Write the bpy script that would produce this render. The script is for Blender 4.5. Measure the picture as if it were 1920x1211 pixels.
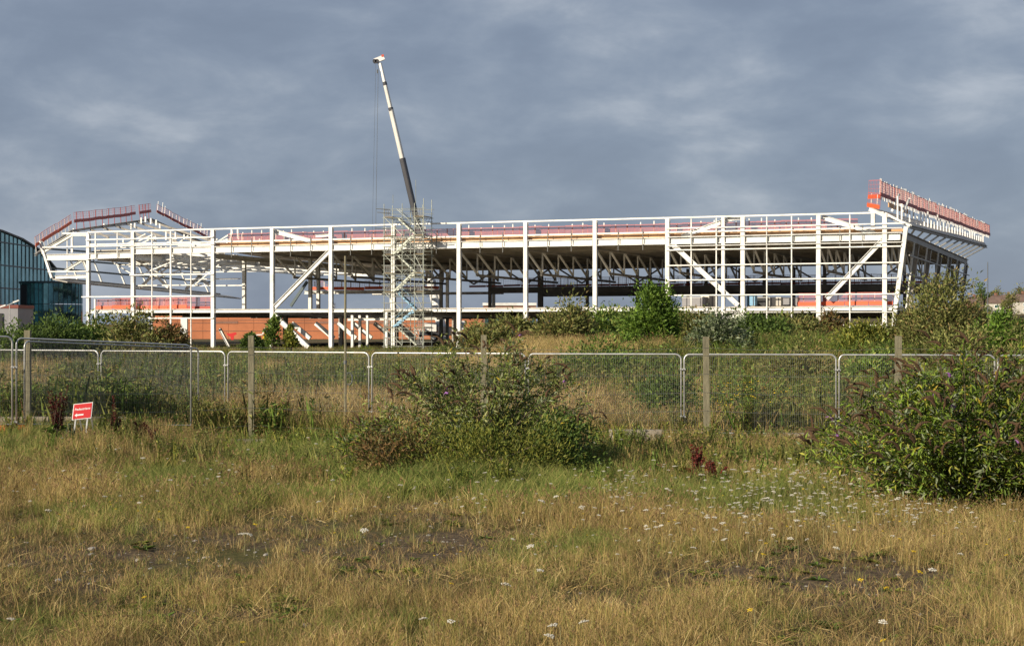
import bpy, bmesh, math, random
import numpy as np
from mathutils import Vector, Matrix

for o in list(bpy.data.objects):
    bpy.data.objects.remove(o)
random.seed(7)
RNG = np.random.default_rng(7)
R = math.radians
SC = bpy.context.scene
COL = SC.collection

# ------------------------------------------------------------------ camera
F_PX = 3000.0            # focal length in pixels of the 1920 px wide photograph
EYE = 2.6                # eye height above the waste ground
HOR = 611.0              # row of the horizon
cam_d = bpy.data.cameras.new('camera')
cam = bpy.data.objects.new('camera', cam_d)
COL.objects.link(cam)
cam.location = (0, 0, EYE)
cam.rotation_euler = (R(90), 0, 0)
cam_d.sensor_width = 36.0
cam_d.lens = 36.0 * F_PX / 1920.0
cam_d.shift_y = (HOR - 605.5) / 1920.0
cam_d.clip_start = 0.1
cam_d.clip_end = 6000
SC.camera = cam
SC.render.resolution_x = 1024
SC.render.resolution_y = 645

# ------------------------------------------------------------------ light
SUN_EL, SUN_AZ = 21.0, 228.0      # azimuth clockwise from +Y
sd = Vector((math.sin(R(SUN_AZ)) * math.cos(R(SUN_EL)), math.cos(R(SUN_AZ)) * math.cos(R(SUN_EL)), math.sin(R(SUN_EL))))
sun_d = bpy.data.lights.new('sun', 'SUN')
sun_d.energy = 4.6
sun_d.angle = R(0.5)
sun_d.color = (1.0, 0.885, 0.70)
sun = bpy.data.objects.new('sun', sun_d)
COL.objects.link(sun)
sun.rotation_euler = sd.to_track_quat('Z', 'Y').to_euler()
sun.location = (-30, -30, 40)

W = bpy.data.worlds.new('World')
SC.world = W
W.use_nodes = True
wt = W.node_tree
wt.nodes.clear()
def wn(t, **k):
    n = wt.nodes.new(t)
    for a, b in k.items():
        setattr(n, a, b)
    return n
wl = wt.links.new
sky = wn('ShaderNodeTexSky', sky_type='NISHITA', sun_disc=False, sun_elevation=R(SUN_EL), sun_rotation=R(SUN_AZ))
tc = wn('ShaderNodeTexCoord')
sep = wn('ShaderNodeSeparateXYZ'); wl(tc.outputs['Generated'], sep.inputs[0])
den = wn('ShaderNodeMath', operation='MAXIMUM'); wl(sep.outputs[2], den.inputs[0]); den.inputs[1].default_value = 0.0
den2 = wn('ShaderNodeMath', operation='ADD'); wl(den.outputs[0], den2.inputs[0]); den2.inputs[1].default_value = 0.34
dx = wn('ShaderNodeMath', operation='DIVIDE'); wl(sep.outputs[0], dx.inputs[0]); wl(den2.outputs[0], dx.inputs[1])
dy = wn('ShaderNodeMath', operation='DIVIDE'); wl(sep.outputs[1], dy.inputs[0]); wl(den2.outputs[0], dy.inputs[1])
cmb = wn('ShaderNodeCombineXYZ'); wl(dx.outputs[0], cmb.inputs[0]); wl(dy.outputs[0], cmb.inputs[1])
def wnoise(scale, detail, rough, dist, off):
    mp = wn('ShaderNodeMapping'); wl(tc.outputs['Generated'], mp.inputs[0]); mp.inputs['Location'].default_value = off
    mp.inputs['Scale'].default_value = (1.0, 1.0, 2.3)
    n = wn('ShaderNodeTexNoise'); wl(mp.outputs[0], n.inputs['Vector'])
    n.inputs['Scale'].default_value = scale; n.inputs['Detail'].default_value = detail
    n.inputs['Roughness'].default_value = rough; n.inputs['Distortion'].default_value = dist
    return n
n1 = wnoise(5.2, 6, 0.52, 0.35, (3.1, 1.7, 0))
n2 = wnoise(13.0, 7, 0.55, 0.25, (8.3, 4.2, 2))
mixn = wn('ShaderNodeMath', operation='MULTIPLY_ADD'); wl(n2.outputs[0], mixn.inputs[0]); mixn.inputs[1].default_value = 0.5
mh = wn('ShaderNodeMath', operation='MULTIPLY'); wl(n1.outputs[0], mh.inputs[0]); mh.inputs[1].default_value = 0.5
wl(mh.outputs[0], mixn.inputs[2])
cr = wn('ShaderNodeValToRGB'); wl(mixn.outputs[0], cr.inputs[0])
cr.color_ramp.interpolation = 'B_SPLINE'
e = cr.color_ramp.elements
e[0].position = 0.32; e[0].color = (0.150, 0.184, 0.250, 1)
e[1].position = 0.70; e[1].color = (0.385, 0.415, 0.468, 1)
for p_, c_ in ((0.44, (0.168, 0.206, 0.277, 1)), (0.52, (0.200, 0.240, 0.310, 1)), (0.59, (0.255, 0.292, 0.355, 1))):
    ee = e.new(p_); ee.color = c_
bg1 = wn('ShaderNodeBackground'); wl(sky.outputs[0], bg1.inputs[0]); bg1.inputs[1].default_value = 0.06
bg2 = wn('ShaderNodeBackground'); wl(cr.outputs[0], bg2.inputs[0]); bg2.inputs[1].default_value = 1.0
ms = wn('ShaderNodeMixShader'); ms.inputs[0].default_value = 0.88
wl(bg1.outputs[0], ms.inputs[1]); wl(bg2.outputs[0], ms.inputs[2])
wo = wn('ShaderNodeOutputWorld'); wl(ms.outputs[0], wo.inputs[0])

vs = SC.view_settings
vs.view_transform = 'Standard'; vs.look = 'None'; vs.gamma = 1; vs.exposure = 0.45
vs.use_curve_mapping = False
SC.cycles.max_bounces = 5; SC.cycles.diffuse_bounces = 3; SC.cycles.glossy_bounces = 2; SC.cycles.transmission_bounces = 3; SC.cycles.transparent_max_bounces = 4

# ------------------------------------------------------------------ helpers
def tag(o, label=None, cat=None, group=None, kind=None):
    if label: o['label'] = label
    if cat: o['category'] = cat
    if group: o['group'] = group
    if kind: o['kind'] = kind
    return o
def empty(name, loc=(0, 0, 0), label=None, cat=None, group=None):
    o = bpy.data.objects.new(name, None); COL.objects.link(o)
    o.location = loc; o.empty_display_size = 0.5
    return tag(o, label, cat, group)
def link_mesh(name, me, mat, parent=None):
    o = bpy.data.objects.new(name, me); COL.objects.link(o)
    if mat is not None and len(me.materials) == 0:
        me.materials.append(mat)
    if parent is not None:
        o.parent = parent
        o.matrix_parent_inverse = Matrix.Translation(-WLOC(parent))
    return o
_wl = {}
def WLOC(o):
    v = Vector(o.location)
    return v
class MB:
    """collects simple solids, becomes one mesh object"""
    def __init__(s): s.v = []; s.f = []; s.smooth = False
    def add(s, vs_, fs_):
        n = len(s.v); s.v += [tuple(v) for v in vs_]; s.f += [tuple(i + n for i in f) for f in fs_]
        return s
    def prism(s, p0, p1, prof, up=Vector((0, 0, 1))):
        p0 = Vector(p0); p1 = Vector(p1); d = (p1 - p0).normalized()
        up = Vector(up)
        if abs(d.dot(up.normalized())) > 0.985:
            up = VD.copy() if abs(d.dot(VD)) < 0.9 else Vector((1, 0, 0))
        r = d.cross(up).normalized(); u = r.cross(d).normalized()
        n = len(prof)
        a = [p0 + r * x + u * y for x, y in prof]; b = [p1 + r * x + u * y for x, y in prof]
        fs_ = [(i, (i + 1) % n, n + (i + 1) % n, n + i) for i in range(n)]
        fs_ += [tuple(range(n - 1, -1, -1)), tuple(range(n, 2 * n))]
        return s.add(a + b, fs_)
    def bar(s, p0, p1, w, h, up=Vector((0, 0, 1))):
        return s.prism(p0, p1, [(-w / 2, -h / 2), (w / 2, -h / 2), (w / 2, h / 2), (-w / 2, h / 2)], up)
    def ibeam(s, p0, p1, w, h, up=Vector((0, 0, 1)), t=None):
        t = t or max(0.03, h * 0.09); q = max(0.02, w * 0.09) / 2
        x, y = w / 2, h / 2
        prof = [(-x, -y), (x, -y), (x, -y + t), (q, -y + t), (q, y - t), (x, y - t), (x, y), (-x, y), (-x, y - t), (-q, y - t), (-q, -y + t), (-x, -y + t)]
        return s.prism(p0, p1, prof, up)
    def rod(s, p0, p1, r, n=6, r1=None):
        p0 = Vector(p0); p1 = Vector(p1); d = (p1 - p0).normalized(); r1 = r if r1 is None else r1
        up = Vector((0, 0, 1)) if abs(d.z) < 0.95 else Vector((1, 0, 0))
        a = d.cross(up).normalized(); b = a.cross(d)
        ring = [(math.cos(2 * math.pi * i / n), math.sin(2 * math.pi * i / n)) for i in range(n)]
        v = [p0 + (a * c + b * q) * r for c, q in ring] + [p1 + (a * c + b * q) * r1 for c, q in ring]
        f = [(i, (i + 1) % n, n + (i + 1) % n, n + i) for i in range(n)]
        f += [tuple(range(n - 1, -1, -1)), tuple(range(n, 2 * n))]
        return s.add(v, f)
    def tube(s, pts, r, n=6, r1=None):
        pts = [Vector(p) for p in pts]; m = len(pts); v = []; f = []
        prev = None
        for i, p in enumerate(pts):
            d = (pts[min(i + 1, m - 1)] - pts[max(i - 1, 0)]).normalized()
            if prev is None:
                up = Vector((0, 0, 1)) if abs(d.z) < 0.9 else Vector((0, 1, 0))
                a = d.cross(up).normalized()
            else:
                a = (prev - d * prev.dot(d)).normalized()
            prev = a
            b = a.cross(d)
            rr = r if r1 is None else r + (r1 - r) * i / (m - 1)
            for k in range(n):
                t = 2 * math.pi * k / n
                v.append(p + (a * math.cos(t) + b * math.sin(t)) * rr)
        for i in range(m - 1):
            for k in range(n):
                f.append((i * n + k, i * n + (k + 1) % n, (i + 1) * n + (k + 1) % n, (i + 1) * n + k))
        f.append(tuple(range(n - 1, -1, -1))); f.append(tuple(range((m - 1) * n, m * n)))
        return s.add(v, f)
    def box(s, c, sx, sy, sz, rz=0.0, rm=None):
        m = rm or Matrix.Rotation(rz, 3, 'Z'); c = Vector(c)
        v = [c + m @ Vector((x * sx / 2, y * sy / 2, z * sz / 2)) for z in (-1, 1) for y in (-1, 1) for x in (-1, 1)]
        return s.add(v, [(0, 2, 3, 1), (4, 5, 7, 6), (0, 1, 5, 4), (2, 6, 7, 3), (0, 4, 6, 2), (1, 3, 7, 5)])
    def slab(s, corners, t):
        """plate of thickness t below the given top corners"""
        c = [Vector(p) for p in corners]; n = len(c)
        b = [p - Vector((0, 0, t)) for p in c]
        f = [tuple(range(n)), tuple(range(2 * n - 1, n - 1, -1))] + [(i, n + i, n + (i + 1) % n, (i + 1) % n) for i in range(n)]
        return s.add(c + b, f)
    def mesh(s, name):
        me = bpy.data.meshes.new(name); me.from_pydata(s.v, [], s.f); me.update()
        if s.smooth:
            me.polygons.foreach_set('use_smooth', [True] * len(me.polygons))
        return me
    def build(s, name, mat, parent=None, fix=True):
        me = s.mesh(name)
        if fix:
            bm = bmesh.new(); bm.from_mesh(me); bmesh.ops.recalc_face_normals(bm, faces=bm.faces); bm.to_mesh(me); bm.free()
        return link_mesh(name, me, mat, parent)

def vnoise(x, y, seed=0):
    """smooth value noise, 0..1"""
    x = np.asarray(x, float); y = np.asarray(y, float)
    xi = np.floor(x).astype(np.int64); yi = np.floor(y).astype(np.int64)
    fx = x - xi; fy = y - yi
    fx = fx * fx * (3 - 2 * fx); fy = fy * fy * (3 - 2 * fy)
    def h(a, b):
        n = (a * 374761393 + b * 668265263 + seed * 1442695041) & 0xffffffff
        n = ((n ^ (n >> 13)) * 1274126177) & 0xffffffff
        return ((n ^ (n >> 16)) & 0xffff) / 65535.0
    return (h(xi, yi) * (1 - fx) + h(xi + 1, yi) * fx) * (1 - fy) + (h(xi, yi + 1) * (1 - fx) + h(xi + 1, yi + 1) * fx) * fy
def fbm(x, y, seed=0, o=3):
    s = 0; a = 0.5; t = 0
    for i in range(o):
        s = s + a * vnoise(x * 2 ** i, y * 2 ** i, seed + i); t += a; a *= 0.5
    return s / t
def sstep(a, b, x):
    t = np.clip((np.asarray(x, float) - a) / (b - a), 0, 1)
    return t * t * (3 - 2 * t)
def gz(x, y):
    """height of the ground"""
    x = np.asarray(x, float); y = np.asarray(y, float)
    z = (fbm(x * 0.5, y * 0.5, 3) - 0.5) * 0.14 * sstep(400, 60, y)
    z = z + 0.38 * sstep(-5.5, -9.0, x) * sstep(24, 31, y) * sstep(43, 37, y)
    z = z + 8.4 * np.exp(-((x - 225) / 90.0) ** 2) * sstep(430, 600, y) + 1.25 * sstep(-6, 2.5, x) * sstep(58, 95, y) * sstep(166, 140, y) * (0.75 + 0.5 * fbm(x * 0.08, y * 0.05, 9)) + 4.0 * sstep(700, 1200, y)
    z = z - 0.9 * sstep(42, 60, y) * sstep(400, 320, y) * 0 
    return z
def P(x, y, Y):
    """photo pixel at depth Y"""
    return Vector(((x - 960) * Y / F_PX, Y, EYE - (y - HOR) * Y / F_PX))
def PG(x, Y):
    X = (x - 960) * Y / F_PX
    return Vector((X, Y, float(gz(X, Y))))

# ------------------------------------------------------------------ materials
def mat(name, col, rough=0.6, metal=0.0, var=0.0, vscale=3.0, bump=0.0, bscale=20.0, col2=None, spec=0.5, coords='Object', stretch=None):
    m = bpy.data.materials.new(name); m.use_nodes = True
    nt = m.node_tree; b = nt.nodes['Principled BSDF']
    b.inputs['Base Color'].default_value = (*col, 1); b.inputs['Roughness'].default_value = rough
    b.inputs['Metallic'].default_value = metal; b.inputs['Specular IOR Level'].default_value = spec
    tcn = nt.nodes.new('ShaderNodeTexCoord'); src = tcn.outputs[coords]
    if stretch:
        mp = nt.nodes.new('ShaderNodeMapping'); nt.links.new(src, mp.inputs[0]); mp.inputs['Scale'].default_value = stretch; src = mp.outputs[0]
    if var > 0 or col2:
        n = nt.nodes.new('ShaderNodeTexNoise'); n.inputs['Scale'].default_value = vscale; n.inputs['Detail'].default_value = 6; n.inputs['Roughness'].default_value = 0.65
        nt.links.new(src, n.inputs['Vector'])
        r = nt.nodes.new('ShaderNodeValToRGB'); nt.links.new(n.outputs[0], r.inputs[0])
        c2 = col2 or tuple(c * (1 - var) for c in col)
        c1 = col if col2 else tuple(min(1, c * (1 + var * 0.4)) for c in col)
        r.color_ramp.elements[0].position = 0.36; r.color_ramp.elements[0].color = (*c2, 1)
        r.color_ramp.elements[1].position = 0.62; r.color_ramp.elements[1].color = (*c1, 1)
        nt.links.new(r.outputs[0], b.inputs['Base Color'])
    if bump > 0:
        n = nt.nodes.new('ShaderNodeTexNoise'); n.inputs['Scale'].default_value = bscale; n.inputs['Detail'].default_value = 5
        nt.links.new(src, n.inputs['Vector'])
        bp = nt.nodes.new('ShaderNodeBump'); bp.inputs['Strength'].default_value = bump; bp.inputs['Distance'].default_value = 0.05
        nt.links.new(n.outputs[0], bp.inputs['Height']); nt.links.new(bp.outputs[0], b.inputs['Normal'])
    return m
M = {}
M['white'] = mat('white steel paint', (0.78, 0.77, 0.735), 0.45, var=0.20, vscale=0.9)
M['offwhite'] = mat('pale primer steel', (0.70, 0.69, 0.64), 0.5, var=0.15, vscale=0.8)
M['greysteel'] = mat('grey and shade-toned steel', (0.36, 0.335, 0.30), 0.55, var=0.2, vscale=0.6)  # grey tone also carries shade on inner columns and the right end
M['slab'] = mat('concrete deck', (0.54, 0.49, 0.41), 0.8, var=0.25, vscale=0.35, bump=0.2, bscale=3)
M['edgeply'] = mat('plywood edge', (0.62, 0.36, 0.18), 0.7, var=0.3, vscale=0.5)
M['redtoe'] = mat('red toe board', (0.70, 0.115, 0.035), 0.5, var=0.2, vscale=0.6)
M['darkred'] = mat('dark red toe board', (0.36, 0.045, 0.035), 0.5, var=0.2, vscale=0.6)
M['redmesh'] = mat('red barrier mesh', (0.56, 0.13, 0.11), 0.5)
M['galv'] = mat('galvanised steel', (0.50, 0.50, 0.49), 0.38, metal=0.55, var=0.25, vscale=5)
M['galvdull'] = mat('weathered galvanised wire', (0.13, 0.135, 0.13), 0.6, metal=0.2)
M['scaff'] = mat('scaffold tube', (0.34, 0.36, 0.31), 0.42, metal=0.35, var=0.25, vscale=2)
M['plank'] = mat('scaffold plank', (0.32, 0.25, 0.15), 0.8, var=0.3, vscale=2)
M['blue'] = mat('blue stair paint', (0.20, 0.40, 0.58), 0.5, var=0.15)
M['brick'] = mat('red brick', (0.46, 0.165, 0.075), 0.85, var=0.18, vscale=0.25, bump=0.2, bscale=8)
M['glass'] = mat('teal glazing', (0.27, 0.52, 0.53), 0.06, metal=0.75, var=0.35, vscale=0.22)
M['darkglass'] = mat('dark green glazing', (0.14, 0.31, 0.33), 0.05, metal=0.7, var=0.6, vscale=0.3)
M['mullion'] = mat('dark mullion', (0.045, 0.075, 0.085), 0.4)
M['black'] = mat('plain black', (0.012, 0.013, 0.014), 0.6)  # paints the shade of the glass building's recess; also door and tarpaulin
M['render'] = mat('grey and shade-toned render', (0.27, 0.265, 0.28), 0.8, var=0.08, vscale=0.6)  # the low wall's shade is put into this grey; also used for cabins
M['rust'] = mat('red brown fascia', (0.20, 0.05, 0.035), 0.6)
M['wood'] = mat('weathered timber', (0.20, 0.18, 0.115), 0.85, var=0.35, vscale=3, bump=0.35, bscale=10, stretch=(8, 8, 1.0))
M['concrete'] = mat('pale concrete', (0.30, 0.26, 0.20), 0.9, var=0.35, vscale=2.5, bump=0.4, bscale=14)
M['signred'] = mat('red sign face', (0.60, 0.035, 0.035), 0.4)
M['signwhite'] = mat('white sign print', (0.80, 0.80, 0.78), 0.5)
M['orange'] = mat('orange plastic', (0.72, 0.20, 0.03), 0.55, var=0.3, vscale=6)
M['cranegrey'] = mat('crane grey', (0.05, 0.05, 0.058), 0.4, var=0.15, vscale=0.5)
M['cranesilver'] = mat('crane silver', (0.62, 0.60, 0.56), 0.35, var=0.12, vscale=0.5)
M['cranewhite'] = mat('crane white', (0.78, 0.77, 0.75), 0.4, var=0.1, vscale=0.5)
M['cranered'] = mat('crane red', (0.55, 0.10, 0.06), 0.4)
M['cable'] = mat('steel rope', (0.10, 0.11, 0.12), 0.6)
M['rubber'] = mat('tyre rubber', (0.02, 0.02, 0.02), 0.8)
M['bark'] = mat('bark', (0.115, 0.085, 0.055), 0.9, var=0.3, vscale=8)
M['rooftile'] = mat('brown roof tile', (0.16, 0.105, 0.085), 0.85, var=0.25, vscale=0.6)
M['housewhite'] = mat('pale house render', (0.50, 0.47, 0.42), 0.8, var=0.1)
M['housebrick'] = mat('house brick', (0.26, 0.13, 0.09), 0.85, var=0.2)
M['spike'] = mat('dry flower spike', (0.105, 0.058, 0.026), 0.95, var=0.4, vscale=20, bump=0.6, bscale=120)
M['purple'] = mat('purple flower', (0.24, 0.10, 0.30), 0.8)
M['umbel'] = mat('white umbel', (0.62, 0.585, 0.49), 0.9, var=0.22, vscale=60)
M['yellow'] = mat('yellow petals', (0.72, 0.50, 0.02), 0.7)
M['stem'] = mat('dry stem', (0.22, 0.20, 0.09), 0.8)
M['stone'] = mat('pale pebble', (0.36, 0.33, 0.29), 0.9, var=0.3, vscale=12, bump=0.4)

def leafmat(name, trans=0.28, hue=0.22, rough=0.55):
    m = bpy.data.materials.new(name); m.use_nodes = True
    nt = m.node_tree; nt.nodes.clear(); L = nt.links.new; N = nt.nodes.new
    at = N('ShaderNodeAttribute'); at.attribute_name = 'tint'
    geo = N('ShaderNodeNewGeometry')
    n = N('ShaderNodeTexNoise'); n.inputs['Scale'].default_value = 0.55; n.inputs['Detail'].default_value = 5; L(geo.outputs['Position'], n.inputs['Vector'])
    mr = N('ShaderNodeMapRange'); mr.inputs[1].default_value = 0.3; mr.inputs[2].default_value = 0.7
    mr.inputs[3].default_value = 1 - hue; mr.inputs[4].default_value = 1 + hue
    L(n.outputs[0], mr.inputs[0])
    mul = N('ShaderNodeVectorMath'); mul.operation = 'SCALE'; L(at.outputs['Color'], mul.inputs[0]); L(mr.outputs[0], mul.inputs['Scale'])
    d = N('ShaderNodeBsdfPrincipled'); d.inputs['Roughness'].default_value = rough; d.inputs['Specular IOR Level'].default_value = 0.25
    L(mul.outputs[0], d.inputs['Base Color'])
    t = N('ShaderNodeBsdfTranslucent'); L(mul.outputs[0], t.inputs[0])
    mx = N('ShaderNodeMixShader'); mx.inputs[0].default_value = trans
    L(d.outputs[0], mx.inputs[1]); L(t.outputs[0], mx.inputs[2])
    o = N('ShaderNodeOutputMaterial'); L(mx.outputs[0], o.inputs[0])
    return m
M['leaf'] = leafmat('leaf')
M['grass'] = leafmat('grass blade', 0.22, 0.25, 0.7)

def ground_mat():
    m = bpy.data.materials.new('dry soil and thatch'); m.use_nodes = True
    nt = m.node_tree; L = nt.links.new; N = nt.nodes.new; b = nt.nodes['Principled BSDF']
    geo = N('ShaderNodeNewGeometry')
    def noise(s, det=6, r=0.6):
        n = N('ShaderNodeTexNoise'); n.inputs['Scale'].default_value = s; n.inputs['Detail'].default_value = det; n.inputs['Roughness'].default_value = r
        L(geo.outputs['Position'], n.inputs['Vector']); return n
    a = noise(0.45); c = noise(9, 8, 0.75)
    r1 = N('ShaderNodeValToRGB'); L(c.outputs[0], r1.inputs[0])
    r1.color_ramp.elements[0].position = 0.35; r1.color_ramp.elements[0].color = (0.058, 0.042, 0.030, 1)
    r1.color_ramp.elements[1].position = 0.68; r1.color_ramp.elements[1].color = (0.21, 0.155, 0.095, 1)
    r2 = N('ShaderNodeValToRGB'); L(c.outputs[0], r2.inputs[0])
    r2.color_ramp.elements[0].position = 0.3; r2.color_ramp.elements[0].color = (0.055, 0.060, 0.018, 1)
    r2.color_ramp.elements[1].position = 0.7; r2.color_ramp.elements[1].color = (0.155, 0.125, 0.048, 1)
    rr = N('ShaderNodeValToRGB'); L(a.outputs[0], rr.inputs[0]); rr.color_ramp.elements[0].position = 0.44; rr.color_ramp.elements[1].position = 0.58
    mx = N('ShaderNodeMix'); mx.data_type = 'RGBA'; L(rr.outputs[0], mx.inputs[0]); L(r1.outputs[0], mx.inputs[6]); L(r2.outputs[0], mx.inputs[7])
    L(mx.outputs[2], b.inputs['Base Color']); b.inputs['Roughness'].default_value = 0.95; b.inputs['Specular IOR Level'].default_value = 0.1
    bp = N('ShaderNodeBump'); bp.inputs['Strength'].default_value = 0.8; bp.inputs['Distance'].default_value = 0.06
    L(c.outputs[0], bp.inputs['Height']); L(bp.outputs[0], b.inputs['Normal'])
    return m
M['ground'] = ground_mat()

# ------------------------------------------------------------------ ground
def np_mesh(name, V, Fq, mats=(), smooth=False, tint=None, tri=False):
    me = bpy.data.meshes.new(name)
    V = np.asarray(V, np.float32); Fq = np.asarray(Fq, np.int32); k = Fq.shape[1]
    me.vertices.add(len(V)); me.vertices.foreach_set('co', V.ravel())
    me.loops.add(Fq.size); me.loops.foreach_set('vertex_index', Fq.ravel())
    me.polygons.add(len(Fq)); me.polygons.foreach_set('loop_start', np.arange(0, Fq.size, k, dtype=np.int32))
    if smooth: me.polygons.foreach_set('use_smooth', np.ones(len(Fq), bool))
    if tint is not None:
        a = me.attributes.new('tint', 'FLOAT_COLOR', 'POINT')
        c = np.ones((len(V), 4), np.float32); c[:, :3] = tint; a.data.foreach_set('color', c.ravel())
    for q in mats: me.materials.append(q)
    me.update(calc_edges=True); me.validate()
    return me
def axis(parts):
    out = []
    for a, b, s in parts: out += list(np.arange(a, b, s))
    return np.array(out + [parts[-1][1]])
xs = axis([(-2500, -600, 190), (-600, -120, 40), (-120, -24, 2.5), (-24, 24, 0.3), (24, 120, 2.5), (120, 600, 16), (600, 2500, 190)])
ys = axis([(-200, -20, 30), (-20, 6, 2), (6, 46, 0.3), (46, 180, 2), (180, 640, 10), (640, 5200, 240)])
gx, gy = np.meshgrid(xs, ys)
V = np.stack([gx.ravel(), gy.ravel(), gz(gx, gy).ravel()], 1)
nx, ny = len(xs), len(ys)
i, j = np.meshgrid(np.arange(nx - 1), np.arange(ny - 1))
i = i.ravel(); j = j.ravel()
Fq = np.stack([j * nx + i, j * nx + i + 1, (j + 1) * nx + i + 1, (j + 1) * nx + i], 1)
g = link_mesh('ground', np_mesh('ground', V, Fq, [M['ground']], True), None)
tag(g, 'dry waste ground of soil and thatch', 'ground', kind='structure')

# ------------------------------------------------------------------ facade frame of the steel building
UD = Vector((0.9352, -0.3541, 0)); UD.normalize()
VD = Vector((-UD.y, UD.x, 0))
O0 = Vector(((861 - 960) * 180 / F_PX, 180, 0))
def UVZ(u, v, z): return O0 + UD * u + VD * v + Vector((0, 0, z))
def u_at(px, v=0.0):
    o = O0 + VD * v; k = (px - 960) / F_PX
    return (k * o.y - o.x) / (UD.x - k * UD.y)
def fac(px, py, v=0.0):
    u = u_at(px, v); p = UVZ(u, v, 0)
    p.z = EYE - (py - HOR) * p.y / F_PX
    return p
def zf(px, py, v=0.0): return fac(px, py, v).z
Z1T, Z1B = 4.58, 4.18      # first floor beam
Z2T, Z2B = 12.08, 11.32    # upper floor beam
ZR = 12.62                 # guide rail above it
ZT = 14.15                 # top rail
DEPTH = 72.0

bld = empty('steel_frame_building', UVZ(0, 0, 0), 'two storey white steel frame of a building under construction with red edge barriers', 'building')
def bp(name, mb, m, parent=None): return mb.build(name, m, parent or bld)
def sub(name, mb, m, par):
    o = mb.build(name, m); o.parent = par
    return o
# children of a part at the origin of a part whose own matrix is bld's offset
def sub2(name, mb, m, par):
    me = mb.mesh(name)
    bm = bmesh.new(); bm.from_mesh(me); bmesh.ops.recalc_face_normals(bm, faces=bm.faces); bm.to_mesh(me); bm.free()
    o = bpy.data.objects.new(name, me); COL.objects.link(o); me.materials.append(m)
    o.parent = par; o.matrix_parent_inverse = Matrix.Identity(4)
    return o

GRID = {'Z': 166, 'A': 250, 'B': 400, 'C': 511, 'D': 621, 'E': 738, 'F': 861, 'G': 986, 'H': 1116, 'I': 1252, 'J': 1393, 'K': 1535, 'L': 1659}
GU = {k: u_at(px) for k, px in GRID.items()}
order = list(GRID)
G0 = -0.4
for k in order:
    u = GU[k]
    if k == 'Z':
        bp('column', MB().ibeam(UVZ(u, 0, 3.9), UVZ(u, 0, ZT - 0.2), 0.42, 0.42, VD), M['white'])
        bp('column', MB().ibeam(UVZ(u, 0, G0), UVZ(u, 0, 3.897), 0.3, 0.3, VD), M['white'])
    else:
        bp('column', MB().ibeam(UVZ(u, 0, G0), UVZ(u, 0, ZT - 0.1), 0.44, 0.46, VD), M['white'])
bp('column', MB().ibeam(UVZ(u_at(1356.5), -0.05, G0), UVZ(u_at(1356.5), -0.05, ZT - 0.1), 0.34, 0.4, VD), M['white'])
# raking end column on the right
ME_T, ME_B = fac(1699, 425), fac(1675, 611)
bp('column', MB().ibeam(ME_B, ME_T, 0.42, 0.5, VD), M['white'])
def span(name, k0, k1, z0, z1, w, m, v=0.0, gap=0.27):
    """I beam between two grid columns, its web at the facade plane"""
    zc = (z0 + z1) / 2
    return bp(name, MB().ibeam(UVZ(GU[k0] + gap, v, zc), UVZ(GU[k1] - gap, v, zc), w, abs(z1 - z0)), m)
for a, b in zip(order[:-1], order[1:]):
    span('floor_beam', a, b, Z1B, Z1T, 0.36, M['white'])
    if a not in ('Z',): span('floor_beam', a, b, Z2B, Z2T, 0.4, M['white'])
    bp('guide_rail', MB().bar(UVZ(GU[a] + 0.27, -0.12, ZR), UVZ(GU[b] - 0.27, -0.12, ZR), 0.12, 0.16), M['white'])
    bp('top_rail', MB().bar(UVZ(GU[a] - 0.1, 0, ZT + 0.01), UVZ(GU[b] - 0.102, 0, ZT + 0.01), 0.18, 0.17), M['white'])
eu = u_at(1694)
bp('floor_beam', MB().ibeam(UVZ(GU['L'] + 0.27, 0, (Z2B + Z2T) / 2), UVZ(u_at(1688), 0, (Z2B + Z2T) / 2), 0.4, Z2T - Z2B), M['white'])
bp('floor_beam', MB().ibeam(UVZ(GU['L'] + 0.27, 0, (Z1B + Z1T) / 2), UVZ(u_at(1674), 0, (Z1B + Z1T) / 2), 0.36, 0.4), M['white'])
# plywood strip and hanging rods under the upper guide rail
bp('edge_form', MB().slab([UVZ(GU['B'], 0.5, 12.5), UVZ(GU['L'] + 2, 0.5, 12.5), UVZ(GU['L'] + 2, 0.62, 12.5), UVZ(GU['B'], 0.62, 12.5)], 0.38), M['edgeply'])
# sheeting rails and wind posts, right hand bays
for py in (424.5, 466, 495.5, 523.6, 552.5):
    z = zf(1450, py)
    x0 = 1250; x1 = 1690 - (py - 424) * 0.12 + 6
    bp('sheeting_rail', MB().bar(UVZ(u_at(x0), -0.34, z), UVZ(u_at(x1), -0.34, z), 0.10, 0.125), M['white'])
zb = zf(1600, 609.5)
bp('sheeting_rail', MB().bar(UVZ(u_at(1500), -0.34, zb), UVZ(u_at(1678), -0.34, zb), 0.10, 0.14), M['white'])
bp('sheeting_rail', MB().bar(UVZ(u_at(1252), -0.30, 4.02), UVZ(u_at(1676), -0.30, 4.02), 0.06, 0.08), M['offwhite'])
for px in (1297, 1344, 1438.6, 1485, 1594):
    bp('wind_post', MB().bar(UVZ(u_at(px), -0.22, 1.2), UVZ(u_at(px), -0.22, ZT - 0.15), 0.115, 0.12, VD), M['white'])
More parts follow.
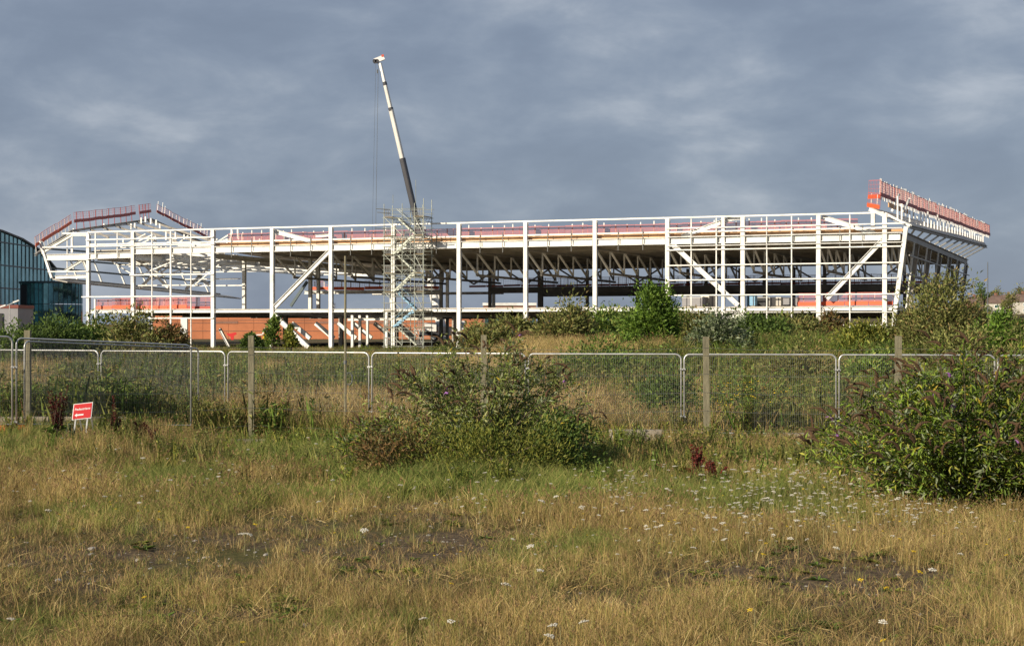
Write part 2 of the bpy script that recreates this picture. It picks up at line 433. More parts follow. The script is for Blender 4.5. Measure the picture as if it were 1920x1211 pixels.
# left hand bays
for py, x0, x1 in ((460, 82, 405), (515.5, 246, 404), (555.8, 156, 404), (596.5, 250, 402), (447.5, 164, 402)):
    z = zf(280, py)
    bp('sheeting_rail', MB().bar(UVZ(u_at(x0), -0.34, z), UVZ(u_at(x1), -0.34, z), 0.10, 0.15), M['white'])
for px, w in ((287, 0.1), (322, 0.2), (360, 0.1), (181, 0.16), (222, 0.12)):
    zb_ = -0.3 if px > 250 else 10.9
    bp('wind_post', MB().bar(UVZ(u_at(px), -0.22, zb_), UVZ(u_at(px), -0.22, ZT - 0.15), w, 0.12, VD), M['white'])
bp('wind_post', MB().bar(UVZ(u_at(180), -0.22, -0.3), UVZ(u_at(180), -0.22, 5.9), 0.2, 0.12, VD), M['white'])
# diagonal braces in the facade
def brace(p0, p1, w, h, m='white', v=-0.02):
    a = fac(*p0, v); b = fac(*p1, v)
    d = (b - a).normalized()
    return bp('brace', MB().ibeam(a, b, w, h, VD.cross(d)), M[m])
brace((515, 576), (617, 472), 0.38, 0.5)
brace((513, 589), (578, 651), 0.4, 0.55)
brace((1258, 455), (1384, 572), 0.38, 0.5)
brace((1388, 589), (1330, 612), 0.35, 0.45)
brace((1550, 560), (1655, 450), 0.38, 0.5)
brace((1540, 586), (1574, 611), 0.35, 0.5)
brace((516, 434), (582, 452), 0.35, 0.5, v=0.5)
brace((1278, 444), (1372, 410), 0.35, 0.5, v=0.5)
brace((1541, 407), (1640, 438), 0.35, 0.5, v=0.5)
bp('stub_beam', MB().ibeam(fac(592, 443, 0.9), fac(619, 441, 0.9), 0.3, 0.3), M['white'])
bp('stub_beam', MB().ibeam(fac(1372, 410, 0.5), fac(1391, 408, 0.5), 0.3, 0.45), M['white'])

# ---- floors
uB, uL, uZ = GU['B'], GU['L'], GU['Z']
zs = Z1T + 0.06; uC1 = GU['C'] - 4.0; uE1 = GU['E'] + 2.0
bp('floor_slab', MB().slab([UVZ(uZ, 0.3, zs), UVZ(uC1, 0.3, zs), UVZ(uC1, 44, zs), UVZ(uZ + 3, 44, zs)], 0.24), M['slab'])
bp('floor_slab', MB().slab([UVZ(uE1, 0.3, zs), UVZ(u_at(1676), 0.3, zs), UVZ(u_at(1676) - 0.4, 44, zs), UVZ(uE1, 44, zs)], 0.24), M['slab'])
bp('floor_slab', MB().slab([UVZ(uZ + 3, 44.02, zs), UVZ(u_at(1676) - 0.4, 44.02, zs), UVZ(u_at(1676) - 0.5, DEPTH, zs), UVZ(uZ + 4, DEPTH, zs)], 0.24), M['slab'])
zs = Z2T - 0.05; qa = P(500, 490, 216); qb = P(650, 502, 238); qa.z = qb.z = zs
bp('floor_slab', MB().slab([UVZ(uB + 0.3, 0.33, zs), UVZ(u_at(1688), 0.33, zs), UVZ(u_at(1688) - 0.4, DEPTH, zs), UVZ(u_at(700, DEPTH), DEPTH, zs), qb, qa], 0.3), M['slab'])
def uv_of(p):
    d_ = Vector((p.x - O0.x, p.y - O0.y, 0)); return d_.dot(UD), d_.dot(VD)
(ua_, va_), (ub_, vb_) = uv_of(qa), uv_of(qb); uc_ = u_at(700, DEPTH)
for v in (22, 28, 34, 40, 46, 52, 58, 64, 70):
    ue_ = float(np.interp(v, [0, va_, vb_, DEPTH], [uB, ua_, ub_, uc_]))
    bp('wing_beam', MB().bar(UVZ(-63 + v * 0.2, v, 11.2), UVZ(ue_ - 0.4, v, 11.2), 0.3, 0.9), M['white'])
for v in np.arange(5.5, DEPTH, 5.5):
    bp('secondary_beam', MB().ibeam(UVZ(uB + 0.3, v, 11.58), UVZ(u_at(1688) - 0.3, v, 11.58), 0.2, 0.26), M['slab'])
for k in order[1:]:
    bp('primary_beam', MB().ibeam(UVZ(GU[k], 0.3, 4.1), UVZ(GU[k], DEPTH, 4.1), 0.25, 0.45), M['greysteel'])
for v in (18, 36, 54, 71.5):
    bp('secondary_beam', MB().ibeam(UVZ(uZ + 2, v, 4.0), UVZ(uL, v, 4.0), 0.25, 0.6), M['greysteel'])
# open white beams of the left wing
for v in np.arange(7, 34, 7.0):
    bp('wing_beam', MB().ibeam(UVZ(u_at(140) + v * 0.1, v, 11.35), UVZ(uB - 0.3 - v * 0.33, v, 11.35), 0.36, 0.85), M['white'])
for px in (180, 250, 322, 400):
    bp('wing_beam', MB().ibeam(UVZ(u_at(px), 0.3, 10.95), UVZ(u_at(px) - 3, 66, 10.95), 0.32, 0.6), M['offwhite'])
# deck strips at the wing
bp('roof_deck', MB().slab([UVZ(u_at(172), 0.4, 11.95), UVZ(u_at(252), 0.4, 11.95), UVZ(u_at(252), 13, 11.95), UVZ(u_at(172), 13, 11.95)], 0.12), M['slab'])

# ---- roof trusses running back from each column
for k in order[3:]:
    u = GU[k]
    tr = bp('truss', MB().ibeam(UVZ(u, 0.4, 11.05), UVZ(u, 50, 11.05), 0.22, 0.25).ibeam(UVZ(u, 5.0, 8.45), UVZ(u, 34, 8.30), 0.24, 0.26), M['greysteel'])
    off = Matrix.Translation(Vector((0, 0, 0)))
    for q in range(6):
        v0 = 5.5 * q + 0.3
        o = MB().bar(UVZ(u, v0, 10.92), UVZ(u, v0 + 5.2, 8.58), 0.18, 0.2).build('diagonal', M['offwhite'])
        o.parent = tr; o.matrix_parent_inverse = tr.matrix_parent_inverse.inverted() @ Matrix.Translation(-WLOC(bld)) if False else Matrix.Identity(4)
        o = MB().bar(UVZ(u, v0 + 5.2, 10.92), UVZ(u, v0 + 5.2, 8.6), 0.15, 0.15).build('vertical', M['offwhite'])
        o.parent = tr
# lateral truss members under the roof
for v in (44,):
    for a, b in zip(order[3:-1], order[4:]):
        bp('lateral_brace', MB().bar(UVZ(GU[a], v, 8.5), UVZ((GU[a] + GU[b]) / 2, v, 10.9), 0.16, 0.2), M['greysteel'])
        bp('lateral_brace', MB().bar(UVZ((GU[a] + GU[b]) / 2 + 0.05, v, 10.9), UVZ(GU[b], v, 8.5), 0.16, 0.2), M['greysteel'])
# mezzanine at the back
uD = GU['D']
bp('mezzanine_slab', MB().slab([UVZ(uD, 50, 8.2), UVZ(uL, 50, 8.2), UVZ(uL, DEPTH, 8.2), UVZ(uD, DEPTH, 8.2)], 0.3), M['slab'])
bp('mezzanine_beam', MB().ibeam(UVZ(uD, 49.8, 7.75), UVZ(uL, 49.8, 7.75), 0.3, 0.85), M['greysteel'])
bp('mezzanine_beam', MB().ibeam(UVZ(uD, DEPTH - 0.2, 7.6), UVZ(uL, DEPTH - 0.2, 7.6), 0.3, 0.8), M['greysteel'])
bp('mezzanine_beam', MB().ibeam(UVZ(uB - 6, 56, 7.5), UVZ(uD - 0.1, 56, 7.5), 0.3, 0.4), M['white'])
for k in order[2:]:
    for v in (50.2, DEPTH - 0.6):
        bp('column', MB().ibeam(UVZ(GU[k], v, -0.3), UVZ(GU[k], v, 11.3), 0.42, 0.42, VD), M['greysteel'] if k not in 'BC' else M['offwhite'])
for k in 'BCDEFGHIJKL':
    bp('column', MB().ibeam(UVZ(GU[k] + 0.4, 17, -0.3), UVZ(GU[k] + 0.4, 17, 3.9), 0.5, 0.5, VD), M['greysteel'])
for px, v in ((458, 8), (582, 12), (597, 22)):
    bp('column', MB().ibeam(UVZ(u_at(px, v), v, Z1T + 0.07), UVZ(u_at(px, v), v, 11.2), 0.4, 0.4, VD), M['offwhite'])
# ground floor braces behind the open bay
for px, v in ((548, 4), (592, 9), (634, 13), (663, 18), (702, 24), (745, 30)):
    a = fac(px, 606, v); b = fac(px + 34, 634, v)
    bp('brace', MB().bar(a, b, 0.3, 0.5, VD.cross((b - a).normalized())), M['white'])
brace((412, 616), (430, 650), 0.3, 0.3, 'galv', v=3)
for (x0, y0, x1, y1, v) in ((640, 575, 575, 640, 9), (668, 570, 650, 585, 14)):
    pass
bp('stair_stringer', MB().bar(fac(545, 574, 9), fac(576, 528, 9), 0.2, 0.34), M['mullion'])
# white posts in the ground floor near the scaffold
for px, v in ((661, 6), (675, 9), (689, 12), (725, 5), (858, 4)):
    bp('prop', MB().bar(UVZ(u_at(px, v), v, -0.3), UVZ(u_at(px, v), v, 4.3), 0.3, 0.3, VD), M['white'])
bp('ledge_beam', MB().ibeam(fac(652, 599, 6), fac(830, 597, 6), 0.3, 0.3), M['offwhite'])

# ---- left end: raking glazed wall frame and prow roof
LT, LB = fac(80, 466), fac(98, 521)
def lend(v, t):
    """point on the raking left end wall, v metres back, t 0 top .. 1 bottom"""
    a = LT + VD * v; b = LB + VD * v
    b = b + Vector((0, 0, -0.035 * v)) + UD * (0.03 * v)
    return a.lerp(b, t)
bp('end_column', MB().ibeam(LB, LT + (LT - LB) * 0.25, 0.3, 0.4, VD), M['white'])
for v in np.arange(5, 40, 5.0):
    bp('end_mullion', MB().bar(lend(v, 1), lend(v, 0), 0.16, 0.22, VD), M['white'])
for t in (0.0, 0.33, 0.66, 1.0):
    bp('end_rail', MB().bar(lend(0.2, t), lend(38, t), 0.14, 0.22), M['mullion'] if t < 1 else M['greysteel'])
bp('soffit_edge', MB().slab([lend(0, 1.02), lend(40, 1.02), lend(40, 1.02) + UD * 2.2 + Vector((0, 0, -0.4)), lend(0, 1.02) + UD * 2.2 + Vector((0, 0, -0.4))], 0.16), M['greysteel'])
bp('wing_beam', MB().ibeam(fac(104, 520), fac(163, 518), 0.4, 0.42), M['white'])
bp('wing_beam', MB().ibeam(fac(88, 482), fac(163, 480.5), 0.4, 0.66), M['white'])
bp('wing_beam', MB().ibeam(fac(166, 480.5), fac(248, 478), 0.4, 0.72), M['white'])
bp('top_rail', MB().bar(fac(118, 438), fac(166, 437), 0.22, 0.2), M['white'])
bp('top_rail', MB().bar(fac(136, 441.5), fac(166, 441), 0.22, 0.2), M['offwhite'])
bp('wind_post', MB().bar(fac(135, 440), fac(135, 474), 0.26, 0.14, VD), M['white'])
bp('wind_post', MB().bar(fac(126, 440), fac(126, 523), 0.10, 0.08, VD), M['white'])
bp('sheeting_rail', MB().bar(fac(90, 509.5, -0.3), fac(166, 508.5, -0.3), 0.1, 0.15), M['white'])
bp('sheeting_rail', MB().bar(fac(84, 487, -0.3), fac(166, 486.5, -0.3), 0.1, 0.14), M['white'])
brace((78, 474), (134, 441), 0.3, 0.42, 'offwhite')
brace((122, 508), (155, 488), 0.25, 0.3, 'offwhite')
brace((156, 488), (163, 505), 0.25, 0.3, 'offwhite')
for v in (7, 16):
    for sgn in (0, 1):
        a = UVZ(u_at(190) + v * 0.12, v, 7.4 + sgn * 3.5); b = UVZ(u_at(245) + v * 0.12, v, 10.9 - sgn * 3.5)
        bp('brace', MB().bar(a, b, 0.22, 0.3), M['offwhite'])
Pp = [P(66, 463, 199), P(134, 419, 212), P(283, 399, 246), P(398, 452, 266)]
for a, b, n in ((0, 1, 4), (1, 2, 7), (2, 3, 6)):
    bp('roof_edge_beam', MB().ibeam(Pp[a] + Vector((0, 0, -1.0)), Pp[b] + Vector((0, 0, -1.0)), 0.25, 0.3), M['greysteel'])
# sloping roof purlins from the front rail back up to the prow edge
for t in np.linspace(0.06, 0.96, 7):
    a = Pp[1].lerp(Pp[2], t) + Vector((0, 0, -1.15)); b = UVZ(u_at(140 + 250 * t), 0.5 + 4 * t, ZT - 0.4 - 1.2 * t)
    bp('roof_rafter', MB().ibeam(a, b, 0.16, 0.26), M['greysteel'])
for q in (0.12, 0.5, 0.85):
    a0 = (Pp[1] + Vector((0, 0, -0.95))).lerp(UVZ(u_at(150), 0.5, ZT - 0.3), q); b0 = (Pp[2] + Vector((0, 0, -0.95))).lerp(UVZ(u_at(385), 4, ZT - 1.3), q)
    bp('purlin', MB().bar(a0, b0, 0.12, 0.12), M['greysteel'])
rs = random.Random(3)
for q in range(26):
    v = rs.uniform(1.5, 9); px = rs.uniform(170, 350); z0 = rs.choice([7.6, 8.4, 9.2, 10.2, 12.4]); L_ = rs.uniform(2.5, 5.5)
    a = UVZ(u_at(px), v, z0); kind_ = rs.random()
    if kind_ < 0.45: b = a + UD * L_ + Vector((0, 0, rs.uniform(1.2, 2.6)))
    elif kind_ < 0.7: b = a - UD * L_ * 0.8 + Vector((0, 0, rs.uniform(1.2, 2.6)))
    else: b = a + UD * L_ * 1.8
    b.z = min(b.z, 11.0 if z0 < 11 else 14.0)
    bp('lattice_member', MB().bar(a, b, 0.12, 0.14), M['white'] if q % 3 else M['offwhite'])
for py in (432.5, 441.0, 458.5):
    z = zf(1450, py); bp('sheeting_rail', MB().bar(UVZ(u_at(1252), -0.34, z), UVZ(u_at(1692), -0.34, z), 0.08, 0.08), M['white'])
for k in order[1:]:
    for z in (Z1B + 0.2, Z2B + 0.38):
        for s_ in (-1, 1):
            bp('end_plate', MB().box(UVZ(GU[k] + s_ * 0.255, -0.03, z), 0.035, 0.42, 0.75 if z > 8 else 0.55, math.atan2(UD.y, UD.x)), M['greysteel'])
    bp('splice_plate', MB().box(UVZ(GU[k], -0.246, 8.2 + 0.1), 0.34, 0.03, 0.7, math.atan2(UD.y, UD.x)), M['offwhite'])

for q in range(34):
    px = rs.uniform(150, 420); v = rs.uniform(3, 22); z0 = rs.uniform(12.2, 13.6)
    a = UVZ(u_at(px), v, z0)
    if rs.random() < 0.55:
        bp('roof_stub', MB().bar(a, a + Vector((0, 0, rs.uniform(0.6, 1.5))), 0.2, 0.12, VD), M['white'])
    else:
        bp('brace', MB().bar(a, a + UD * rs.uniform(1.5, 3.2) + Vector((0, 0, rs.uniform(0.7, 1.5))), 0.14, 0.18), M['offwhite'])
for px, py in ((265, 414), (273, 412), (283, 415), (293, 418), (300, 425), (246, 425), (253, 424), (195, 425), (138, 434)):
    a = P(px, py + 5, 225); bp('roof_stub', MB().bar(a, a + Vector((0, 0, 0.8)), 0.22, 0.14, VD), M['white'])

# ---- right end, the shade of its side put into the grey steel
def rend(v, z):
    """raking end plane on the right"""
    t = (z - ME_B.z) / (ME_T.z - ME_B.z)
    return (ME_B.lerp(ME_T, t)) + VD * v
for n, v in enumerate(np.arange(11, 73, 12.0)):
    bp('column', MB().ibeam(rend(v, -0.2), rend(v, Z2B), 0.55, 0.5, UD), M['greysteel'])
for v in np.arange(5.2, 70, 12.0):
    bp('wind_post', MB().bar(rend(v, 0.5) + UD * 0.4, rend(v, Z2B) + UD * 0.4, 0.16, 0.16, UD), M['offwhite'])
bp('floor_beam', MB().ibeam(rend(0.4, 11.75), rend(72, 11.75), 0.4, 0.75), M['greysteel'])
bp('floor_beam', MB().ibeam(rend(0.4, 4.38), rend(72, 4.38), 0.36, 0.4), M['offwhite'])
for z in (6.0, 7.9, 9.8):
    bp('sheeting_rail', MB().bar(rend(0.4, z) + UD * 0.62, rend(71, z) + UD * 0.62, 0.1, 0.14), M['greysteel'])
T0, T1 = P(1650, 369, 165.5), P(1856, 443, 238)
D0, D1 = P(1634, 389, 166), P(1838, 446, 240)
E0, E1 = P(1706, 421, 163), P(1850, 460, 238)
rd = bp('roof_deck', MB().slab([D0, E0, E1, D1], 0.14), M['greysteel'])
for q in range(26):
    t = (q + 0.5) / 26
    sub_o = bp('deck_rib', MB().bar(D0.lerp(D1, t) - Vector((0, 0, 0.2)), E0.lerp(E1, t) - Vector((0, 0, 0.2)), 0.35, 0.1), M['greysteel'])
bp('roof_edge_beam', MB().ibeam(D0 + Vector((-0.3, -0.3, -0.2)), E0 + Vector((0.1, -0.3, -0.2)), 0.3, 0.34), M['white'])
bp('roof_edge_beam', MB().ibeam(E0 - Vector((0, 0, 0.25)), E1 - Vector((0, 0, 0.25)), 0.3, 0.3), M['greysteel'])
bp('roof_edge_beam', MB().bar(fac(1659, 400), fac(1706, 424), 0.22, 0.22), M['white'])
for q in range(30):
    t = (q + 0.3) / 30
    a = E0.lerp(E1, t) + Vector((0, 0, 0.0)); b = T0.lerp(T1, t)
    a = a.lerp(D0.lerp(D1, t), 0.35)
    h = rs.uniform(0.4, 1.0)
    bp('roof_stub', MB().bar(a, a.lerp(Vector((a.x, a.y, b.z)), h), 0.16, 0.16, VD), M['white'])
for q in range(12):
    t = (q + 0.5) / 12
    a = rend(2 + 68 * t, 12.15); b = E0.lerp(E1, t) - Vector((0, 0, 0.4))
    bp('strut', MB().bar(a, b, 0.18, 0.18, VD), M['white'] if q % 2 else M['offwhite'])
bp('column', MB().ibeam(P(1637, 440, 166.8), P(1637, 390, 166.8), 0.4, 0.4, VD), M['white'])
for a, b in (((1672, 397), (1686, 364)), ((1689, 402), (1706, 372))):
    bp('strut', MB().bar(P(*a, 172), P(*b, 172), 0.22, 0.22, VD), M['white'])
bp('edge_form', MB().bar(P(1666, 384, 170), P(1702, 397, 178), 0.12, 0.5), M['edgeply'])

# ---- red edge protection barriers
_bm = {}
def barrier_mesh(L, H, gap=0.26):
    key = (round(L, 1), round(H, 1), gap)
    if key not in _bm:
        mb = MB()
        n = max(4, int(L / gap))
        for q in range(n + 1):
            x = -L / 2 + L * q / n
            mb.bar((x, 0, 0.15), (x, 0, H), 0.018 if gap > 0.15 else 0.03, 0.018, Vector((0, 1, 0)))
        nh = 5 if gap > 0.2 else 7
        for q in range(nh):
            z = 0.15 + (H - 0.15) * q / (nh - 1)
            w = 0.045 if q in (0, nh - 1) else (0.018 if gap > 0.15 else 0.03)
            mb.bar((-L / 2, 0.025, z), (L / 2, 0.025, z), w, w)
        me = mb.mesh('barrier_mesh'); me.materials.append(M['redmesh'])
        th = 0.42 if H > 1.18 and gap > 0.11 else 0.28
        tb = MB().bar((-L / 2 + 0.02, -0.06, th / 2), (L / 2 - 0.02, -0.06, th / 2), 0.04, th).mesh('toe_board')
        _bm[key] = (me, tb)
    return _bm[key]
_post = {}
def barrier_run(p0, p1, H=1.15, toe='redtoe', seg=2.6, posts=True, tall=0.0, below=0.0, pm='white', gap=0.26, pw=0.1, np_=2):
    p0 = Vector(p0); p1 = Vector(p1); d = p1 - p0; n = max(1, round(d.length / seg)); L = d.length / n
    me, tb = barrier_mesh(L * 0.985, H, gap)
    tkey = (tb.name, toe)
    if tkey not in _post:
        t2 = tb.copy(); t2.materials.append(M[toe]); _post[tkey] = t2
    t2 = _post[tkey]
    rz = math.atan2(d.y, d.x); ry = -math.asin(d.z / d.length)
    rot = Matrix.Rotation(rz, 4, 'Z') @ Matrix.Rotation(ry, 4, 'Y')
    for q in range(n):
        c = p0 + d * ((q + 0.5) / n)
        o = bpy.data.objects.new('edge_barrier', me); COL.objects.link(o)
        o.parent = bld; o.matrix_parent_inverse = Matrix.Translation(-WLOC(bld))
        o.matrix_basis = Matrix.Translation(c + Vector((0, 0, rs.uniform(-0.05, 0.05)))) @ rot @ Matrix.Rotation(rs.uniform(-0.018, 0.018), 4, 'Y') @ Matrix.Rotation(rs.uniform(-0.05, 0.05), 4, 'X')
        t = bpy.data.objects.new('toe_board', t2); COL.objects.link(t); t.parent = o
        if posts:
            for sx in [L * ((i_ + 0.5) / np_ - 0.5) for i_ in range(np_)]:
                hh = H + (rs.uniform(-0.3, 1.2) * tall if tall else 0.0)
                k = (round(hh, 1), round(below, 1), pm, pw)
                if k not in _post:
                    pmh = MB().bar((0, 0.1, -below), (0, 0.1, k[0]), pw, 0.06, Vector((0, 1, 0))).mesh('post'); pmh.materials.append(M[pm]); _post[k] = pmh
                po = bpy.data.objects.new('post', _post[k]); COL.objects.link(po); po.parent = o; po.location = (sx + rs.uniform(-0.2, 0.2), 0, 0)
# upper deck, all along the front
barrier_run(UVZ(GU['B'] + 1, 1.7, 12.4), UVZ(GU['L'] - 3, 1.7, 12.45), 1.22, 'edgeply', 2.7, tall=0.4, gap=0.1, pw=0.12)
# prow on the left
barrier_run(Pp[0], Pp[1], 1.2, 'redtoe', 2.6, below=1.2, pw=0.14, gap=0.45)
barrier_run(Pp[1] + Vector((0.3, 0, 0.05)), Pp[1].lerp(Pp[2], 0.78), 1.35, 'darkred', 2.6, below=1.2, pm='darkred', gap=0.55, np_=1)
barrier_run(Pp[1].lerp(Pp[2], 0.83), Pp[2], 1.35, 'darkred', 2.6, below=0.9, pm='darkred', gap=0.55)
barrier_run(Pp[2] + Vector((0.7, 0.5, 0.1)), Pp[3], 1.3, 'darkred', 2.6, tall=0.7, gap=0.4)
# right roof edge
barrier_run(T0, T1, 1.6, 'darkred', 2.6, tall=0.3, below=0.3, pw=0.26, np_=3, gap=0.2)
barrier_run(P(1628, 372, 167.5), P(1651, 372, 165.4), 1.9, 'redtoe', 2.0, posts=False)
barrier_run(P(1626, 387, 167.6), P(1650, 392, 165.2), 1.5, 'redtoe', 2.0)
# floors
zz = Z1T + 0.1
barrier_run(UVZ(u_at(170), 0.7, zz), UVZ(u_at(345), 0.7, zz), 1.2, 'redtoe', 2.6, gap=0.12)
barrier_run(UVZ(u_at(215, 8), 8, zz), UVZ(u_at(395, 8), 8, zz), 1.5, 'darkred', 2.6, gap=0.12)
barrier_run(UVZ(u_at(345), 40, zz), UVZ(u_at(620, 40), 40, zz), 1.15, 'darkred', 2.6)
barrier_run(UVZ(u_at(1492), 0.7, zz), UVZ(u_at(1673), 0.7, zz), 1.3, 'redtoe', 2.6, gap=0.12)
barrier_run(UVZ(uD - 4, 52, 8.3), UVZ(uL - 2, 52, 8.3), 1.1, 'redtoe', 2.7, posts=False)
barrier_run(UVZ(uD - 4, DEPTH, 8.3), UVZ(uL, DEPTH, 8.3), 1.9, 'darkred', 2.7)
barrier_run(UVZ(uB - 5, 34, 7.6), UVZ(uD - 1, 34, 7.6), 1.2, 'redtoe', 2.7)
bp('wing_beam', MB().ibeam(UVZ(uB - 6, 34.2, 7.3), UVZ(uD - 1, 34.2, 7.3), 0.3, 0.5), M['offwhite'])
# hanging rods under the upper beam
for k0, k1 in zip(order[2:-1], order[3:]):
    for t in (0.33, 0.67):
        u = GU[k0] + (GU[k1] - GU[k0]) * t
        bp('hanger', MB().bar(UVZ(u, -0.28, 10.75), UVZ(u, -0.28, 13.0), 0.07, 0.07, VD), M['galvdull'])

# things lying on the first floor, right
def thing_box(name, px, py0, py1, w, v, m, label, cat, depth=1.2, lid=None):
    p = UVZ(u_at(px, v), v, Z1T + 0.062)
    h = (py1 - py0) * p.y / F_PX
    e_ = empty(name, p, label, cat)
    mb = MB()
    rz = math.atan2(UD.y, UD.x)
    mb.box(p + Vector((0, 0, 0.12 + h / 2)), w, depth, h, rz)
    mb.build('body', m, e_)
    MB().box(p + Vector((0, 0, 0.06)), w * 0.92, depth * 0.9, 0.119, rz).build('pallet', M['plank'], e_)
    MB().box(p + Vector((0, 0, 0.12 + h + 0.03)), w * 1.03, depth * 1.03, 0.058, rz).build('lid', lid or M['offwhite'], e_)
    fr = MB()
    for s_ in (-1, 1):
        q = p + UD * (s_ * w * 0.3) - VD * (depth / 2 + 0.02) + Vector((0, 0, 0.12 + h * 0.5)); fr.box(q, 0.08, 0.04, h * 0.96, rz)
    fr.build('strap', M['cranegrey'], e_)
    return e_
thing_box('site_cabin', 1303, 556, 572, 2.6, 6, M['render'], 'pale grey site cabin on the first floor beside the column behind the green tree', 'cabin')
thing_box('material_crate', 1330, 553, 572, 1.6, 7, M['housewhite'], 'tall pale crate on the first floor left of the double column', 'crate')
thing_box('blue_sheeting_pallet', 1410, 552, 571, 0.9, 4, M['blue'], 'narrow pale blue sheeted pallet just right of the thick white column', 'pallet')
thing_box('tarpaulin_stack', 1425, 557, 573, 2.0, 9, M['black'], 'low stack under dark tarpaulin on the first floor deck', 'stack')
thing_box('material_crate', 1455, 556, 571, 1.3, 5, M['housewhite'], 'off white crate with dark opening on the first floor', 'crate')
thing_box('site_cabin', 1479, 556, 571, 2.2, 8, M['render'], 'grey cabin beside the orange barrier on the first floor', 'cabin')

# ------------------------------------------------------------------ scaffold stair tower
def build_scaffold():
    u0, u1 = u_at(723, -2.6), u_at(797, -2.6)
    um = u_at(757, -2.6); u2 = u_at(780, -2.6)
    root = empty('scaffold_tower', UVZ(u0, -2, 0), 'tall grey green scaffold stair tower standing against the white facade', 'scaffold')
    b = lambda n, mb, m: mb.build(n, m, root)
    top = 16.3
    lifts = [0.3, 2.35, 4.2, 6.3, 8.4, 10.5, 12.6, 14.7]
    v0, v1 = -3.0, -0.75
    for u in (u0, um, u2, u1):
        for v in (v0, v1):
            b('standard', MB().rod(UVZ(u, v, -0.1), UVZ(u, v, top + (0.5 if u == u1 else 0.0)), 0.045, 6), M['scaff'])
    b('standard', MB().rod(UVZ(u2 + 0.15, v0, top), UVZ(u2 + 0.15, v0, 18.9), 0.03, 5), M['scaff'])
    b('standard', MB().rod(UVZ(u0 + 1.1, v0, top), UVZ(u0 + 1.1, v0, 17.3), 0.03, 5), M['scaff'])
    for n, z in enumerate(lifts):
        for v in (v0, v1):
            lt = b('ledger', MB().rod(UVZ(u0 - 0.25, v, z), UVZ(u1 + 0.25, v, z), 0.032, 6).rod(UVZ(u0 - 0.1, v, z - 0.38), UVZ(u1 + 0.1, v, z - 0.38), 0.03, 6), M['scaff'])
            lac = MB()
            m_ = 12
            for q in range(m_):
                ua = u0 + (u1 - u0) * q / m_; ub = u0 + (u1 - u0) * (q + 0.5) / m_
                lac.rod(UVZ(ua, v, z - 0.36), UVZ(ub, v, z - 0.02), 0.02, 4)
            lac.build('lattice', M['scaff']).parent = lt
            b('guard_rail', MB().rod(UVZ(u0 - 0.3, v, z + 1.0), UVZ(u1 + 0.3, v, z + 1.0), 0.028, 6), M['scaff'])
            if n != 2: b('guard_rail', MB().rod(UVZ(u0 - 0.2, v, z + 0.5), UVZ(u1 + 0.2, v, z + 0.5), 0.025, 6), M['scaff'])
        for u in (u0, um, u2, u1):
            b('transom', MB().rod(UVZ(u, v0 - 0.2, z + 0.06), UVZ(u, v1 + 0.2, z + 0.06), 0.03, 6), M['scaff'])
        if n:
            b('platform', MB().slab([UVZ(u2 - 0.1, v0, z + 0.16), UVZ(u1, v0, z + 0.16), UVZ(u1, v1, z + 0.16), UVZ(u2 - 0.1, v1, z + 0.16)], 0.06), M['plank'])
            b('platform', MB().slab([UVZ(u0, v0, z + 0.16), UVZ(u0 + 1.0, v0, z + 0.16), UVZ(u0 + 1.0, v1, z + 0.16), UVZ(u0, v1, z + 0.16)], 0.06), M['plank'])
        # swing gate frames at both ends
        for ua, ub in ((u0 + 0.1, u0 + 0.75), (u1 - 0.75, u1 - 0.1)):
            gf = MB()
            for q in range(4): gf.rod(UVZ(ua + (ub - ua) * q / 3, v0 - 0.05, z + 0.25), UVZ(ua + (ub - ua) * q / 3, v0 - 0.05, z + 0.95), 0.035, 4)
            gf.rod(UVZ(ua, v0 - 0.05, z + 0.25), UVZ(ub, v0 - 0.05, z + 0.25), 0.035, 4).rod(UVZ(ua, v0 - 0.05, z + 0.95), UVZ(ub, v0 - 0.05, z + 0.95), 0.035, 4)
            b('gate_frame', gf, M['galv'])
    for n in range(len(lifts) - 1):
        za, zb = lifts[n] + 0.15, lifts[n + 1] + 0.15
        s0, s1 = (u0 + 1.1, u2 - 0.2) if n % 2 else (u2 - 0.2, u0 + 1.1)
        vv = -2.6 if n % 2 else -1.7
        m_ = M['blue'] if n in (1, 2) else M['scaff']
        for dv in (-0.35, 0.35):
            fl = b('stair_stringer', MB().bar(UVZ(s0, vv + dv, za), UVZ(s1, vv + dv, zb), 0.05, 0.18), m_)
            b('hand_rail', MB().rod(UVZ(s0, vv + dv, za + 0.95), UVZ(s1, vv + dv, zb + 0.95), 0.035, 5), m_)
        for q in range(8):
            t = (q + 0.5) / 8
            c = UVZ(s0 + (s1 - s0) * t, vv, za + (zb - za) * t)
            b('stair_tread', MB().box(c, 0.26, 0.66, 0.04, math.atan2(UD.y, UD.x)), M['galv'])
        b('diagonal_brace', MB().rod(UVZ(u0 if n % 2 else um, v0 - 0.08, za), UVZ(um if n % 2 else u0, v0 - 0.08, zb), 0.035, 5), M['scaff'])
        b('diagonal_brace', MB().rod(UVZ(u2 if n % 2 else u1, v0 - 0.08, za), UVZ(u1 if n % 2 else u2, v0 - 0.08, zb), 0.035, 5), M['scaff'])
    # tie boards sticking out at the top
    for z, du in ((15.7, -0.9), (15.3, -0.8), (13.5, -1.1), (12.1, 1.0), (13.0, 0.9)):
        ua = u0 if du < 0 else u1
        b('tie_tube', MB().rod(UVZ(ua + (0.8 if du < 0 else -0.8), v0 - 0.12, z - 0.05), UVZ(ua + du, v0 - 0.12, z + 0.08), 0.05, 6), M['cable'])
build_scaffold()

